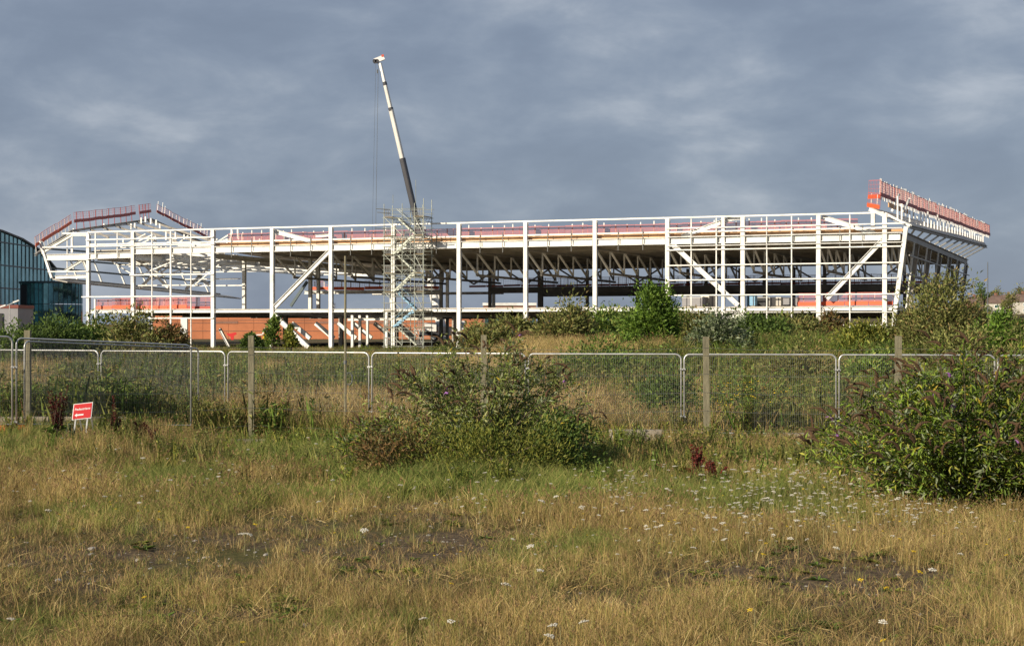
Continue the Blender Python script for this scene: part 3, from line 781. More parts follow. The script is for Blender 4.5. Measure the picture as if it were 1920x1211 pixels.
# ------------------------------------------------------------------ mobile crane behind the building
def build_crane():
    Y = 272.0
    tip = P(712, 116, Y); foot = P(831, 628, Y)
    d = (foot - tip).normalized()
    root = empty('mobile_crane', (foot.x, foot.y, 0), 'mobile crane with long telescopic boom raised behind the scaffold tower', 'crane')
    tot = (foot - tip).length
    side = Vector((0, 1, 0)); r = d.cross(side).normalized()
    def sect(name, y0, y1, w, m, wide=1.0):
        t0 = (y0 - 116) / (628 - 116); t1 = (y1 - 116) / (628 - 116)
        a = tip.lerp(foot, t0); b_ = tip.lerp(foot, t1)
        # six sided boom box
        x, y = w / 2, w * 0.54
        prof = [(-x * 0.6, -y), (x * 0.6, -y), (x, -y * 0.55), (x, y * 0.7), (x * 0.75, y), (-x * 0.75, y), (-x, y * 0.7), (-x, -y * 0.55)]
        o = MB().prism(a, b_, prof, Vector((1, -0.55, 0))).build(name, m, root)
        MB().prism(b_ - d * 0.35, b_ + d * 0.25, [(p * 1.25, q * 1.22) for p, q in prof], Vector((1, -0.55, 0))).build('boom_collar', M['cranegrey'], root)
        return o
    sect('boom_section', 119, 158, 0.46, M['cranewhite'])
    sect('boom_section', 158, 206, 0.55, M['cranesilver'])
    sect('boom_section', 206, 301, 0.68, M['cranesilver'])
    sect('boom_section', 301, 420, 0.82, M['cranegrey'])
    sect('boom_section', 420, 520, 0.98, M['cranegrey'])
    sect('boom_section', 520, 630, 1.25, M['cranewhite'])
    # red marking bars that read as lettering on the tip section
    for q in range(9):
        c = tip.lerp(foot, (124 + q * 3.7 - 116) / 512.0) - Vector((0.0, 0.62, 0)) * 0.62 - Vector((0.22, 0, 0))
    # head with sheaves
    hb = MB()
    hx = tip
    hb.prism(hx + Vector((-0.9, 0, 0.1)), hx + Vector((0.75, 0, 0.75)), [(-0.3, -0.42), (0.3, -0.42), (0.3, 0.36), (-0.3, 0.36)])
    hb.build('boom_head', M['cranewhite'], root)
    MB().prism(hx + Vector((0.3, 0, 0.9)), hx + Vector((0.72, 0, 1.0)), [(-0.32, -0.2), (0.32, -0.2), (0.32, 0.2), (-0.32, 0.2)]).build('head_cap', M['cranered'], root)
    for s in (-0.85, -0.45):
        MB().rod(hx + Vector((s, -0.36, 0.05)), hx + Vector((s, 0.36, 0.05)), 0.34, 12).build('sheave', M['cranegrey'], root)
    # hoist ropes to the hook block hidden below the roof line
    for x0, x1, dy_ in ((705, 697, -0.3), (709, 703, 0.3), (709.5, 703.6, 0.0)):
        MB().rod(P(x0, 118, Y) + Vector((0, dy_, 0)), P(x1, 498, Y) + Vector((0, dy_, 0)), 0.022, 4).build('hoist_rope', M['cable'], root)
    hk = P(699.5, 502, Y)
    MB().box(hk, 0.7, 0.5, 1.1).rod(hk - Vector((0, 0, 0.5)), hk - Vector((0, 0, 1.4)), 0.12, 6).build('hook_block', M['cranered'], root)
    a = P(708, 132, Y); MB().rod(a + Vector((0, -0.5, 0)), a + Vector((0, -0.5, -0.6)), 0.12, 6).build('limit_weight', M['cable'], root)
    # carrier
    bx, by = foot.x + 1.5, Y
    ch = MB().box((bx + 1, by, 1.3), 13.0, 2.4, 0.7); ch.build('chassis', M['cranegrey'], root)
    MB().box((bx + 6.6, by, 2.15), 2.0, 2.5, 1.7).build('drive_cab', M['cranewhite'], root)
    MB().box((bx - 0.5, by, 2.1), 4.5, 2.5, 0.8).build('turntable', M['cranegrey'], root)
    MB().box((bx - 3.6, by, 2.4), 2.0, 2.9, 1.5).build('counterweight', M['cranewhite'], root)
    MB().box((bx + 1.6, by - 1.25, 2.7), 1.5, 0.9, 1.5).build('operator_cab', M['cranewhite'], root)
    for s in (-1, 1):
        MB().rod(foot + Vector((1.2, s * 0.5, 0)), tip.lerp(foot, 0.83) + Vector((0.9, s * 0.5, -0.5)), 0.16, 8).build('lift_cylinder', M['cranesilver'], root)
        for x in (-4, -2.2, 0.8, 2.6, 4.6):
            wv = MB().rod((bx + x + 1, by + s * 0.85, 0.65), (bx + x + 1, by + s * 1.2, 0.65), 0.65, 14).build('tyre', M['rubber'], root)
            MB().rod((bx + x + 1, by + s * 0.9, 0.65), (bx + x + 1, by + s * 1.23, 0.65), 0.34, 10).build('rim', M['cranewhite']).parent = wv
        for x in (-5.2, 6.0):
            MB().box((bx + x, by + s * 2.6, 0.95), 0.4, 2.6, 0.35).rod((bx + x, by + s * 3.8, 0.02), (bx + x, by + s * 3.8, 0.9), 0.14, 8).build('outrigger', M['cranegrey'], root)
build_crane()

# ------------------------------------------------------------------ glazed building on the left
def build_glass():
    a = P(-190, 0, 190); b_ = P(104, 0, 247)     # facade line on the ground, running back to the right
    a.z = b_.z = 0
    d = (b_ - a); L = d.length; d.normalize(); nrm = Vector((d.y, -d.x, 0))
    root = empty('glazed_building', a.lerp(b_, 0.5), 'curved roof teal glass building behind the left end of the steel frame', 'building')
    def top(s):
        """roof curve from photo rows"""
        p = a + d * s; px = 960 + F_PX * p.x / p.y
        xs_ = [-400, -190, -100, 0, 40, 75, 100, 130]; yr = [380, 395, 410, 432, 448, 470, 500, 535]
        y = float(np.interp(px, xs_, yr)); return EYE + (HOR - y) * p.y / F_PX
    n = 34
    zt = [0.0, 4.1, 7.9, 11.1, 14.3, 17.6, 21]
    for q in range(n):
        s0, s1 = L * q / n, L * (q + 1) / n
        p0 = a + d * s0; p1 = a + d * s1
        h0, h1 = top(s0), top(s1)
        MB().bar(p0 + nrm * 0.06, p0 + nrm * 0.06 + Vector((0, 0, h0 - 0.02)), 0.06, 0.12, d).build('mullion', M['mullion'], root)
        for z0, z1 in zip(zt[:-1], zt[1:]):
            if z0 > min(h0, h1) - 0.3: break
            za, zb = min(z1, h0) - 0.04, min(z1, h1) - 0.04
            c0 = p0 + d * 0.06; c1 = p1 - d * 0.06
            tilt = rs.uniform(-0.012, 0.012)
            v = [c0 + Vector((0, 0, z0 + 0.06)), c1 + nrm * tilt + Vector((0, 0, z0 + 0.06)), c1 + nrm * tilt + Vector((0, 0, zb)), c0 + Vector((0, 0, za))]
            w = [x - nrm * 0.05 for x in v]
            MB().add(v + w, [(0, 1, 2, 3), (7, 6, 5, 4), (0, 4, 5, 1), (1, 5, 6, 2), (2, 6, 7, 3), (3, 7, 4, 0)]).build('glass_panel', M['glass'], root)
        MB().bar(p0 + nrm * 0.05 + Vector((0, 0, h0)), p1 + nrm * 0.05 + Vector((0, 0, h1)), 0.5, 0.22).build('roof_edge', M['galvdull'], root)
    for z in zt[1:-1]:
        s_ = 0
        while s_ < L and top(s_) > z: s_ += 0.3
        if s_ > 1: MB().bar(a + nrm * 0.08 + Vector((0, 0, z)), a + d * s_ + nrm * 0.08 + Vector((0, 0, z)), 0.16, 0.16).build('transom', M['mullion'], root)
    # roof shell going back
    rf = MB()
    pts = [a + d * (L * q / 16) for q in range(17)]
    for q in range(16):
        p0, p1 = pts[q], pts[q + 1]
        h0, h1 = top(L * q / 16) - 0.14, top(L * (q + 1) / 16) - 0.14
        rf.slab([p0 + Vector((0, 0, h0)) - nrm * 0.07, p1 + Vector((0, 0, h1)) - nrm * 0.07, p1 - nrm * 30 + Vector((0, 0, h1 * 0.55)), p0 - nrm * 30 + Vector((0, 0, h0 * 0.55))], 0.15)
    rf.build('roof', M['galvdull'], root)
    # black box painted as the recess's shade, and glazed drum at the right end
    c = P(98, 0, 226); c.z = 0
    h = 2.6 + (611 - 531) * 222 / F_PX
    m = 20; rad = 4.3
    MB().box(P(66, 611, 224) - Vector((0, 0, 2.6 - h / 2 + 0.2)), 3.2, 3.0, h).build('recess_shade', M['black'], root)
    for q in range(m):
        a0 = math.pi * (1.0 + q / m) ; a1 = math.pi * (1.0 + (q + 1) / m)
        p0 = c + Vector((math.cos(a0), math.sin(a0), 0)) * rad; p1 = c + Vector((math.cos(a1), math.sin(a1), 0)) * rad
        for z0, z1 in ((0, 2.6), (2.68, 5.6), (5.68, h)):
            o_ = Vector((0, 0, z0)); t_ = Vector((0, 0, z1)); inn = (c - (p0 + p1) / 2).normalized() * 0.05
            v = [p0 + o_, p1 + o_, p1 + t_, p0 + t_]; w = [x + inn for x in v]
            MB().add(v + w, [(0, 1, 2, 3), (7, 6, 5, 4), (0, 4, 5, 1), (1, 5, 6, 2), (2, 6, 7, 3), (3, 7, 4, 0)]).build('glass_panel', M['darkglass'], root)
        MB().bar(p0 * 1.0, p0 + Vector((0, 0, h)), 0.06, 0.12, Vector((0, 1, 0))).build('mullion', M['mullion'], root)
    ring = [c + Vector((math.cos(t), math.sin(t), 0)) * (rad + 0.25) for t in np.linspace(math.pi * 1.0, math.pi * 2.0, 24)]
    MB().slab([p + Vector((0, 0, h + 0.3)) for p in ring], 0.28).build('drum_roof', M['mullion'], root)
build_glass()

def low_building():
    root = empty('plant_room', P(-40, 611, 185) - Vector((0, 0, 2.6)), 'low pale wall toned shade grey with red brown fascia in front of the glass building', 'building')
    p = P(-60, 611, 186); p.z = 0
    z1 = 2.6 + (611 - 578) * 186 / F_PX
    w = (50 + 170) * 186 / F_PX
    c = P(-60, 611, 189); c.z = z1 / 2 - 0.2
    MB().box(c, w, 6, z1 + 0.4).build('wall', M['render'], root)  # pale wall coloured grey in place of real shade
    MB().box(Vector((c.x, c.y, z1 + 0.2)), w + 0.15, 6.15, 0.38).build('fascia', M['rust'], root)
    q = P(1, 606, 185.9)
    MB().box(q, 0.5, 0.12, 2.3).build('door', M['black'], root)
low_building()
def lamp_post(px, y0, Y, label):
    top = P(px, y0 + 3, Y); root = empty('street_lamp', (top.x, Y, 0), label, 'street lamp')
    MB().rod((top.x, Y, -0.1), top, 0.075, 8, 0.05).build('pole', M['galv'], root)
    MB().rod(top - Vector((0.5, 0, 0.15)), top + Vector((0.5, 0, 0.3)), 0.05, 6).build('bracket', M['galv'], root)
    for s, dz in ((-0.75, -0.12), (0.75, 0.42)):
        MB().box(top + Vector((s, 0, dz)), 0.7, 0.32, 0.16, rm=Matrix.Rotation(-0.35, 3, 'Y')).build('lamp_head', M['white'], root)
lamp_post(18, 569, 180, 'pale double headed lamp post in front of the grey low wall')

# ------------------------------------------------------------------ brick retail building and signs seen under the frame
def brick_shop():
    Y = 318
    x0, x1 = P(285, 0, Y).x, P(905, 0, Y).x
    root = empty('brick_shop', ((x0 + x1) / 2, Y, 0), 'long red brick shop seen through the open ground floor', 'building')
    zt = 5.3
    n = 13; w = (x1 - x0) / n
    for q in range(n):
        MB().box((x0 + w * (q + 0.5), Y + 5, zt / 2 - 0.25), w - 0.05, 10, zt + 0.5).build('brick_bay', M['brick'], root)
    MB().box(((x0 + x1) / 2, Y + 5.2, zt + 0.12), x1 - x0 + 0.4, 10.6, 0.22).build('parapet', M['rust'], root)
    for z in (1.6, 3.2, 3.75):
        MB().box(((x0 + x1) / 2, Y - 0.04, z), x1 - x0, 0.07, 0.09).build('string_course', M['housebrick'], root)
    d = P(345, 622, Y); MB().box((d.x, Y - 0.08, 1.9), 1.3, 0.14, 4.4).build('white_panel', M['signwhite'], root)
    for px in (425, 620, 700):
        g_ = P(px, 606, Y); MB().box((g_.x, Y - 0.05, 3.3), 4.4, 0.08, 0.5).build('sign_band', M['housebrick'], root)
    t = bpy.data.curves.new('shop_letters', 'FONT'); t.body = 'STU'; t.size = 1.5; t.extrude = 0.04; t.align_x = 'CENTER'
    to = bpy.data.objects.new('tmp', t); COL.objects.link(to)
    bpy.context.view_layer.update()
    me = bpy.data.meshes.new_from_object(to.evaluated_get(bpy.context.evaluated_depsgraph_get()))
    bpy.data.objects.remove(to)
    lt = link_mesh('shop_lettering', me, M['signwhite'], None)
    p = P(788, 627, Y - 0.12); lt.parent = root; lt.location = p - WLOC(root); lt.rotation_euler = (R(90), 0, 0)
brick_shop()
def far_store():
    Y = 335
    x0, x1 = P(905, 0, Y).x, P(1006, 0, Y).x; zt = 2.6 + (611 - 568.5) * Y / F_PX
    root = empty('distant_store', ((x0 + x1) / 2, Y, 0), 'distant flat roofed store with pale parapet seen through the upper floor', 'building')
    MB().box(((x0 + x1) / 2, Y + 6, zt / 2 - 0.4), x1 - x0 - 0.2, 12, zt - 0.2).build('wall', M['housebrick'], root)
    MB().box(((x0 + x1) / 2, Y + 5.9, zt - 0.2), x1 - x0, 12.3, 0.55).build('parapet', M['white'], root)
    for q in range(6):
        MB().box((x0 + (x1 - x0) * (q + 0.5) / 6, Y - 0.05, zt * 0.5), 1.0, 0.12, 1.4).build('window', M['darkglass'], root)
far_store()
def extrude_outline(pts, origin, sx, depth, name, m, parent):
    n = len(pts); a = [origin + Vector((x * sx, 0, y * sx)) for x, y in pts]; b = [p + Vector((0, depth, 0)) for p in a]
    return MB().add(a + b, [tuple(range(n)), tuple(range(2 * n - 1, n - 1, -1))] + [(i, n + i, n + (i + 1) % n, (i + 1) % n) for i in range(n)]).build(name, m, parent)
def cutout_signs():
    Y = 300
    p = P(434, 633, Y)
    r1 = empty('cutout_sign', (p.x, Y, 0), 'red horned animal head cut out sign in front of the brick shop', 'sign')
    pts = [(-1.0, 1.15), (-0.72, 0.75), (-0.3, 0.72), (0.2, 0.85), (0.75, 0.95), (0.95, 0.7), (0.7, 0.45), (0.42, 0.35), (0.38, -0.35), (0.15, -0.8), (-0.1, -0.7), (-0.12, 0.1), (-0.45, 0.3), (-0.75, 0.5)]
    extrude_outline(pts, p, 1.05, 0.15, 'sign_face', M['signred'], r1)
    MB().rod((p.x, Y + 0.2, -0.1), (p.x, Y + 0.2, p.z), 0.07, 6).build('post', M['cable'], r1)
    p = P(497, 634, Y)
    r2 = empty('star_sign', (p.x, Y, 0), 'white outlined star sign with a yellow figure beside the red cut out sign', 'sign')
    sp = [(math.sin(math.pi * q / 5) * (1.9 if q % 2 == 0 else 0.85), math.cos(math.pi * q / 5) * (1.9 if q % 2 == 0 else 0.85)) for q in range(10)]
    for q in range(10):
        a = p + Vector((sp[q][0], 0, sp[q][1])); b = p + Vector((sp[(q + 1) % 10][0], 0, sp[(q + 1) % 10][1]))
        MB().bar(a, b, 0.16, 0.2).build('star_edge', M['signwhite'], r2)
    extrude_outline([(-0.5, -1.3), (0.5, -1.3), (0.65, -0.2), (0.3, 0.9), (-0.2, 1.0), (-0.6, 0.1)], p + Vector((0.1, 0.25, 0)), 1.0, 0.12, 'yellow_panel', M['yellow'], r2)
    MB().rod((p.x, Y + 0.45, -0.1), (p.x, Y + 0.45, p.z), 0.08, 6).build('post', M['cable'], r2)
cutout_signs()

# ------------------------------------------------------------------ houses on the far right slope
def house(px, Y, w, label, wallm, rz=0.2):
    X = (px - 960) * Y / F_PX; z = float(gz(X, Y)) - 0.1
    root = empty('house', (X, Y, z), label, 'house', 'houses on the far slope')
    m = Matrix.Rotation(rz, 3, 'Z'); o = Vector((X, Y, z)); D = 7.0; H = 4.6
    def q(x, y, zz): return o + m @ Vector((x, y, zz))
    MB().box(q(0, 0, H / 2), w, D, H, rz).build('wall', M[wallm], root)
    rf = MB(); hw = w / 2 + 0.3; hd = D / 2 + 0.4
    v = [q(-hw, -hd, H + 0.003), q(hw, -hd, H + 0.003), q(hw, hd, H + 0.003), q(-hw, hd, H + 0.003), q(-hw, 0, H + 2.7), q(hw, 0, H + 2.7)]
    rf.add(v, [(0, 1, 5, 4), (2, 3, 4, 5), (0, 4, 3), (1, 2, 5), (3, 2, 1, 0)])
    r_ = rf.build('roof', M['rooftile'], root)
    MB().box(q(-w * 0.3, 0, H + 2.9), 0.9, 0.7, 1.5, rz).build('chimney', M['housebrick']).parent = r_
    for x in (-0.3, 0.3):
        for zz in (1.4, 3.5):
            wd = MB().box(q(x * w, -D / 2 - 0.03, zz), 1.7, 0.1, 1.2, rz).build('window', M['signwhite'], root)
            MB().box(q(x * w, -D / 2 - 0.09, zz), 1.4, 0.06, 0.95, rz).build('pane', M['darkglass']).parent = wd
for px, Y, w, wm, lab in ((1853, 600, 9, 'housewhite', 'pale rendered house nearest the steel frame on the slope'), (1880, 620, 10, 'housebrick', 'brick house half hidden behind shrubs between the pale houses'),
                      (1905, 595, 9, 'housewhite', 'pale house with brown roof at the right edge of the photo'), (1838, 640, 9, 'housebrick', 'brick house just behind the far corner of the frame'), (1932, 610, 10, 'housebrick', 'brick house cut by the right edge of the photo')):
    house(px, Y, w, lab, wm, rs.uniform(-0.3, 0.3))
tp = PG(1852, 430)
r_ = empty('telegraph_pole', tp, 'thin dark telegraph pole beside the far corner of the frame', 'pole')
ptop = P(1852, 493, 430)
MB().rod(tp - Vector((0, 0, 0.2)), Vector((tp.x, tp.y, ptop.z)), 0.14, 7, 0.11).build('shaft', M['cable'], r_)
MB().rod(Vector((tp.x, tp.y, ptop.z)), Vector((tp.x, tp.y, ptop.z + 0.25)), 0.1, 6).build('cap', M['cable'], r_)

# ------------------------------------------------------------------ temporary mesh fence panels
_wm = {}
def wire_mesh(L, H):
    k = (round(L, 2), round(H, 2))
    if k not in _wm:
        mb = MB(); n = int(L / 0.042)
        for q in range(1, n):
            x = L * q / n
            mb.rod((x, 0, 0.02), (x, 0, H - 0.02), 0.0023, 3)
        for z in np.linspace(0.08, H - 0.05, 9):
            mb.rod((0, 0.004, z), (L, 0.004, z), 0.0023, 3)
        _wm[k] = mb.mesh('wire_mesh'); _wm[k].materials.append(M['galvdull'])
    return _wm[k]
def fence_panel(p0, p1, H, label, feet=True):
    """panel between two ground points; p.z is the bottom rail height"""
    p0 = Vector(p0); p1 = Vector(p1)
    root = empty('mesh_fence', p0, label, 'fence panel', 'temporary mesh fence panels')
    d = p1 - p0; L = d.length; up = Vector((0, 0, 1)); dn = d.normalized(); rr = 0.13
    low = p0 - up * 0.18; low2 = p1 - up * 0.18
    pts = [low, p0 + up * (H - rr)]
    for q in range(1, 6):
        t = q / 6 * math.pi / 2; pts.append(p0 + up * (H - rr + rr * math.sin(t)) + dn * (rr - rr * math.cos(t)))
    for q in range(0, 6):
        t = q / 6 * math.pi / 2; pts.append(p1 + up * (H - rr + rr * math.cos(t)) - dn * (rr - rr * math.sin(t)))
    pts += [p1 + up * (H - rr), low2]
    fr = MB(); fr.smooth = True; fr.tube(pts, 0.021, 8); fr.build('frame', M['galv'], root)
    MB().rod(p0 + up * 0.02, p1 + up * 0.02, 0.017, 8).build('bottom_rail', M['galv'], root)
    wmsh = wire_mesh(L - 0.02, H - 0.02)
    o = bpy.data.objects.new('wire_mesh', wmsh); COL.objects.link(o); o.parent = root; o['kind'] = 'stuff'
    ang = math.atan2(d.y, d.x); sl = math.asin(d.z / L)
    o.rotation_euler = (Matrix.Rotation(ang, 4, 'Z') @ Matrix.Rotation(-sl, 4, 'Y')).to_euler(); o.location = (0, 0, 0.01)
    return root
def coupler(p, dn, label):
    root = empty('fence_coupler', p, label, 'coupler', 'couplers between fence panels')
    a = math.atan2(dn.y, dn.x)
    MB().box(p, 0.13, 0.06, 0.035, a).rod(p - dn * 0.05 - Vector((0, 0.04, 0)), p - dn * 0.05 + Vector((0, 0.04, 0)), 0.014, 6).build('clamp_plate', M['galv'], root)
    MB().rod(p + Vector((0, -0.055, 0)), p + Vector((0, -0.025, 0)), 0.016, 6).build('bolt', M['galv'], root)
def foot_block(p, a, label, m):
    root = empty('ballast_block', p, label, 'ballast block')
    mb = MB(); rm = Matrix.Rotation(a, 3, 'Z')
    prof = [(-0.11, 0), (0.11, 0), (0.085, 0.13), (-0.085, 0.13)]
    mb.prism(Vector(p) + rm @ Vector((0, -0.36, 0)), Vector(p) + rm @ Vector((0, 0.36, 0)), prof)
    mb.build('block', m, root)
    MB().box(Vector(p) + Vector((0, 0, 0.15)), 0.1, 0.5, 0.038, a).build('socket_rib', m, root)
B = [(-60, 43.2), (187, 41.5), (424.5, 40), (694.5, 38.3), (988, 36.9), (1280, 36.2), (1570.5, 35.6), (1868, 35.0), (2170, 34.6)]
labs = ['temporary mesh fence panel at the far left, seen through the nearer panels', 'mesh fence panel behind the red direction sign', 'mesh fence panel behind the leftmost bare wooden post',
        'mesh fence panel behind the left half of the middle butterfly bush', 'mesh fence panel right of the middle butterfly bush', 'mesh fence panel behind the third wooden post',
        'mesh fence panel left of the large butterfly bush', 'mesh fence panel hidden behind the large butterfly bush at the right']
for n in range(len(B) - 1):
    a = PG(B[n][0] + 3, B[n][1]); b = PG(B[n + 1][0] - 3, B[n + 1][1])
    a.z = 0.17; b.z = 0.17
    fence_panel(a, b, 1.79, labs[n])
    if n:
        j = P(B[n][0], 0, B[n][1])
        dn = (b - a).normalized()
        names_ = ['left of the red sign', 'left of the first wooden post', 'beside the thin tall pole', 'inside the middle butterfly bush', 'left of the third wooden post', 'left of the large butterfly bush', 'inside the large butterfly bush']
        for z, w_ in ((1.62, 'upper'), (0.55, 'lower')):
            if n == 7 and z < 1: continue
            coupler(Vector((j.x, j.y - 0.03, z)), dn, '%s galvanised coupler joining two panels %s' % (w_, names_[n - 1]))
        foot_block(Vector((j.x, j.y, float(gz(j.x, j.y)) - 0.01)), math.atan2(dn.y, dn.x), 'dark concrete fence foot at the panel joint %s' % names_[n - 1], M['concrete'])
# nearer panels on the left
l0 = P(-300, 0, 31.5); l1 = P(23, 0, 33.0)
l0.z = l1.z = 0.55
fence_panel(l0, l1, 1.83, 'nearest mesh fence panel cut by the left edge of the photo')
a = P(31, 0, 33.1); b = P(358, 0, 35.6); a.z = 0.55; b.z = 0.37
fence_panel(a, b, 1.80, 'angled mesh fence panel around the first wooden post')
a2 = P(46, 0, 33.6); b2 = P(372, 0, 38.5); a2.z = 0.50; b2.z = 0.28
fence_panel(a2, b2, 1.78, 'second angled mesh fence panel just behind the first')
for z in (1.75, 0.62):
    coupler(Vector((P(27, 0, 33).x, 33.0, z)), Vector((1, 0, 0)), '%s coupler between the two nearest fence panels at the left' % ('upper' if z > 1 else 'lower'))
fp = PG(8, 32.9); foot_block(fp + Vector((0, 0, 0.0)), 0.1, 'orange plastic fence foot at the left edge', M['orange'])
fp = PG(40, 33.2); foot_block(fp, 0.4, 'worn orange fence foot right of the left edge', M['orange'])

# ---- timber post and wire fence
wf = empty('post_and_wire_fence', PG(900, 35.2), 'old timber post and wire fence in front of the mesh panels', 'fence')
posts = [(52, 34.6, 619), (471, 36.2, 629), (907, 35.4, 628), (1323.5, 35.0, 631), (1684.5, 34.4, 630), (2080, 34.0, 630)]
tops = []
for px, Y, yt in posts:
    p = PG(px, Y); t = P(px, yt, Y)
    lean = rs.uniform(-0.03, 0.03)
    mb = MB().bar(p - Vector((lean, 0, 0.2)), t, 0.125, 0.125, Vector((0, 1, 0)))
    mb.build('post', M['wood'], wf)
    tops.append(t)
for z in (0.35, 0.75, 1.15, 1.55, 1.95, 2.12):
    pts = []
    for t in tops: pts.append(Vector((t.x, t.y - 0.07, z)))
    path = []
    for p_, q_ in zip(pts[:-1], pts[1:]):
        for s in range(6):
            t = s / 6; path.append(p_.lerp(q_, t) - Vector((0, 0, 0.06 * math.sin(math.pi * t))))
    path.append(pts[-1])
    MB().tube(path, 0.0032, 4).build('strand_wire', M['galvdull'], wf)
# kerb wall
kb = empty('concrete_kerb', PG(900, 34.9), 'low pale concrete kerb wall below the fence', 'kerb')
kx = np.linspace(-19, 15, 30)
for q in range(29):
    x0, x1 = kx[q] + 0.012, kx[q + 1] - 0.012; mid = (x0 + x1) / 2
    Yk = 35.0 - 0.03 * (mid + 2) if mid > -6 else 35.12
    h = 0.60 if mid < -8.9 else (0.34 if 1.7 < mid < 3.2 else (0.26 if 4.9 < mid < 7.4 else 0.12))
    MB().box((mid, Yk, h / 2 - 0.1 + rs.uniform(-0.02, 0.02)), x1 - x0, 0.22, h + 0.2, rs.uniform(-0.01, 0.01)).build('kerb_stone', M['concrete'], kb)
# tall thin pole
tpz = P(647.5, 480, 37.0)
tr_ = empty('survey_pole', (tpz.x, tpz.y, 0), 'tall thin rusty pole rising in front of the fence beside the middle bush', 'pole')
MB().rod((tpz.x, tpz.y, -0.1), tpz, 0.027, 8).build('shaft', M['wood'], tr_)
MB().rod((tpz.x, tpz.y, 1.72), (tpz.x, tpz.y, 1.80), 0.038, 8).build('collar', M['cable'], tr_)
ring = [Vector((tpz.x + 0.06 + 0.075 * math.cos(t) + 0.03, tpz.y - 0.03, 1.38 + 0.14 * math.sin(t))) for t in np.linspace(-2.2, 2.2, 12)]
MB().tube(ring, 0.012, 5).build('ring', M['cable'], tr_)

# ---- red direction sign
def direction_sign():
    c = P(154.5, 770.5, 33.0)
    root = empty('direction_sign', (c.x, c.y, float(gz(c.x, c.y))), 'red direction sign with white arrow pointing left beside the dark red dock', 'sign')
    w, h = 0.36, 0.31
    rm = Matrix.Rotation(R(-18), 4, 'X') @ Matrix.Rotation(R(-9), 4, 'Y') @ Matrix.Rotation(R(8), 4, 'Z')
    sh = Matrix(((1, 0, 0.18, 0), (0, 1, 0, 0), (0.0, 0, 1, 0), (0, 0, 0, 1)))
    mw = Matrix.Translation(c) @ rm @ sh
    def tr(mb):
        mb.v = [tuple(mw @ Vector(v)) for v in mb.v]; return mb
    tr(MB().box((0, 0.004, 0), w + 0.03, 0.006, h + 0.03)).build('backing', M['signwhite'], root)
    tr(MB().box((0, -0.001, 0), w, 0.006, h)).build('face', M['signred'], root)
    ar = MB()
    pts = [(-0.15, -0.075), (-0.10, -0.035), (-0.10, -0.06), (0.03, -0.06), (0.03, -0.09), (-0.10, -0.09), (-0.10, -0.115)]
    v = [Vector((x, -0.0055, z)) for x, z in pts]; v2 = [p + Vector((0, 0.002, 0)) for p in v]; n = len(v)
    ar.add(v + v2, [(0, 1, 6), (1, 2, 5, 6), (2, 3, 4, 5), (n, n + 6, n + 1), (n + 1, n + 6, n + 5, n + 2), (n + 2, n + 5, n + 4, n + 3)])
    tr(ar).build('arrow', M['signwhite'], root)
    t = bpy.data.curves.new('lettering', 'FONT'); t.body = 'Pedestrians'; t.size = 0.068; t.extrude = 0.001; t.align_x = 'CENTER'; t.offset = 0.0012
    to = bpy.data.objects.new('tmp', t); COL.objects.link(to); bpy.context.view_layer.update()
    me = bpy.data.meshes.new_from_object(to.evaluated_get(bpy.context.evaluated_depsgraph_get())); bpy.data.objects.remove(to)
    me.transform(mw @ Matrix.Translation((0, -0.0055, 0.025)) @ Matrix.Rotation(R(90), 4, 'X'))
    link_mesh('lettering', me, M['signwhite'], root)
    for s in (-0.12, 0.12):
        a_ = mw @ Vector((s, 0.012, h / 2 - 0.03)); b_ = mw @ Vector((s, 0.012, -h / 2)); dd_ = (b_ - a_).normalized(); b_ = a_ + dd_ * ((a_.z - float(gz(b_.x, b_.y)) + 0.03) / -dd_.z)
        MB().bar(a_, b_, 0.03, 0.02, Vector((0, 1, 0))).build('leg', M['galv'], root)
        MB().bar(a_, Vector((a_.x, a_.y + 0.4, b_.z)), 0.03, 0.02, Vector((0, 1, 0))).build('leg', M['galv'], root)
direction_sign()

# ------------------------------------------------------------------ vegetation
def unit(a): return a / np.maximum(np.linalg.norm(a, axis=1, keepdims=True), 1e-9)
def leaves(C, D, N, Ln, Wd, T, droop=0.25):
    """folded, slightly drooping leaves: C base points, D directions, N normals"""
    n = len(C); D = unit(D); S = unit(np.cross(D, N)); N = np.cross(S, D)
    Ln = np.broadcast_to(np.asarray(Ln, float), (n,))[:, None]; Wd = np.broadcast_to(np.asarray(Wd, float), (n,))[:, None]
    mid = C + D * Ln * 0.45
    tip = C + D * Ln - N * Ln * droop
    l = mid + S * Wd * 0.5 + N * Wd * 0.16; r = mid - S * Wd * 0.5 + N * Wd * 0.16
    V_ = np.stack([C, l, tip, r], 1).reshape(-1, 3)
    b = np.arange(n)[:, None] * 4
    F_ = np.concatenate([b + np.array([[0, 2, 1]]), b + np.array([[0, 3, 2]])], 0)
    return V_, F_, np.repeat(T, 4, axis=0)
def tints(n, cols, wts, rng, jit=0.22):
    cols = np.array(cols); idx = rng.choice(len(cols), n, p=np.array(wts) / sum(wts))
    return np.clip(cols[idx] * (1 + rng.uniform(-jit, jit, (n, 1))), 0.004, 0.9)
GREEN = ([(0.132, 0.204, 0.037), (0.183, 0.252, 0.050), (0.082, 0.132, 0.026), (0.277, 0.288, 0.066)], (4, 3, 3, 1))
BRIGHT = ([(0.105, 0.185, 0.024), (0.15, 0.235, 0.034), (0.06, 0.115, 0.018)], (4, 3, 2))
OLIVE = ([(0.185, 0.202, 0.056), (0.252, 0.246, 0.084), (0.118, 0.134, 0.038), (0.235, 0.174, 0.067)], (4, 3, 3, 1.5))
DARK = ([(0.086, 0.140, 0.031), (0.137, 0.201, 0.040), (0.057, 0.089, 0.023)], (4, 3, 2))
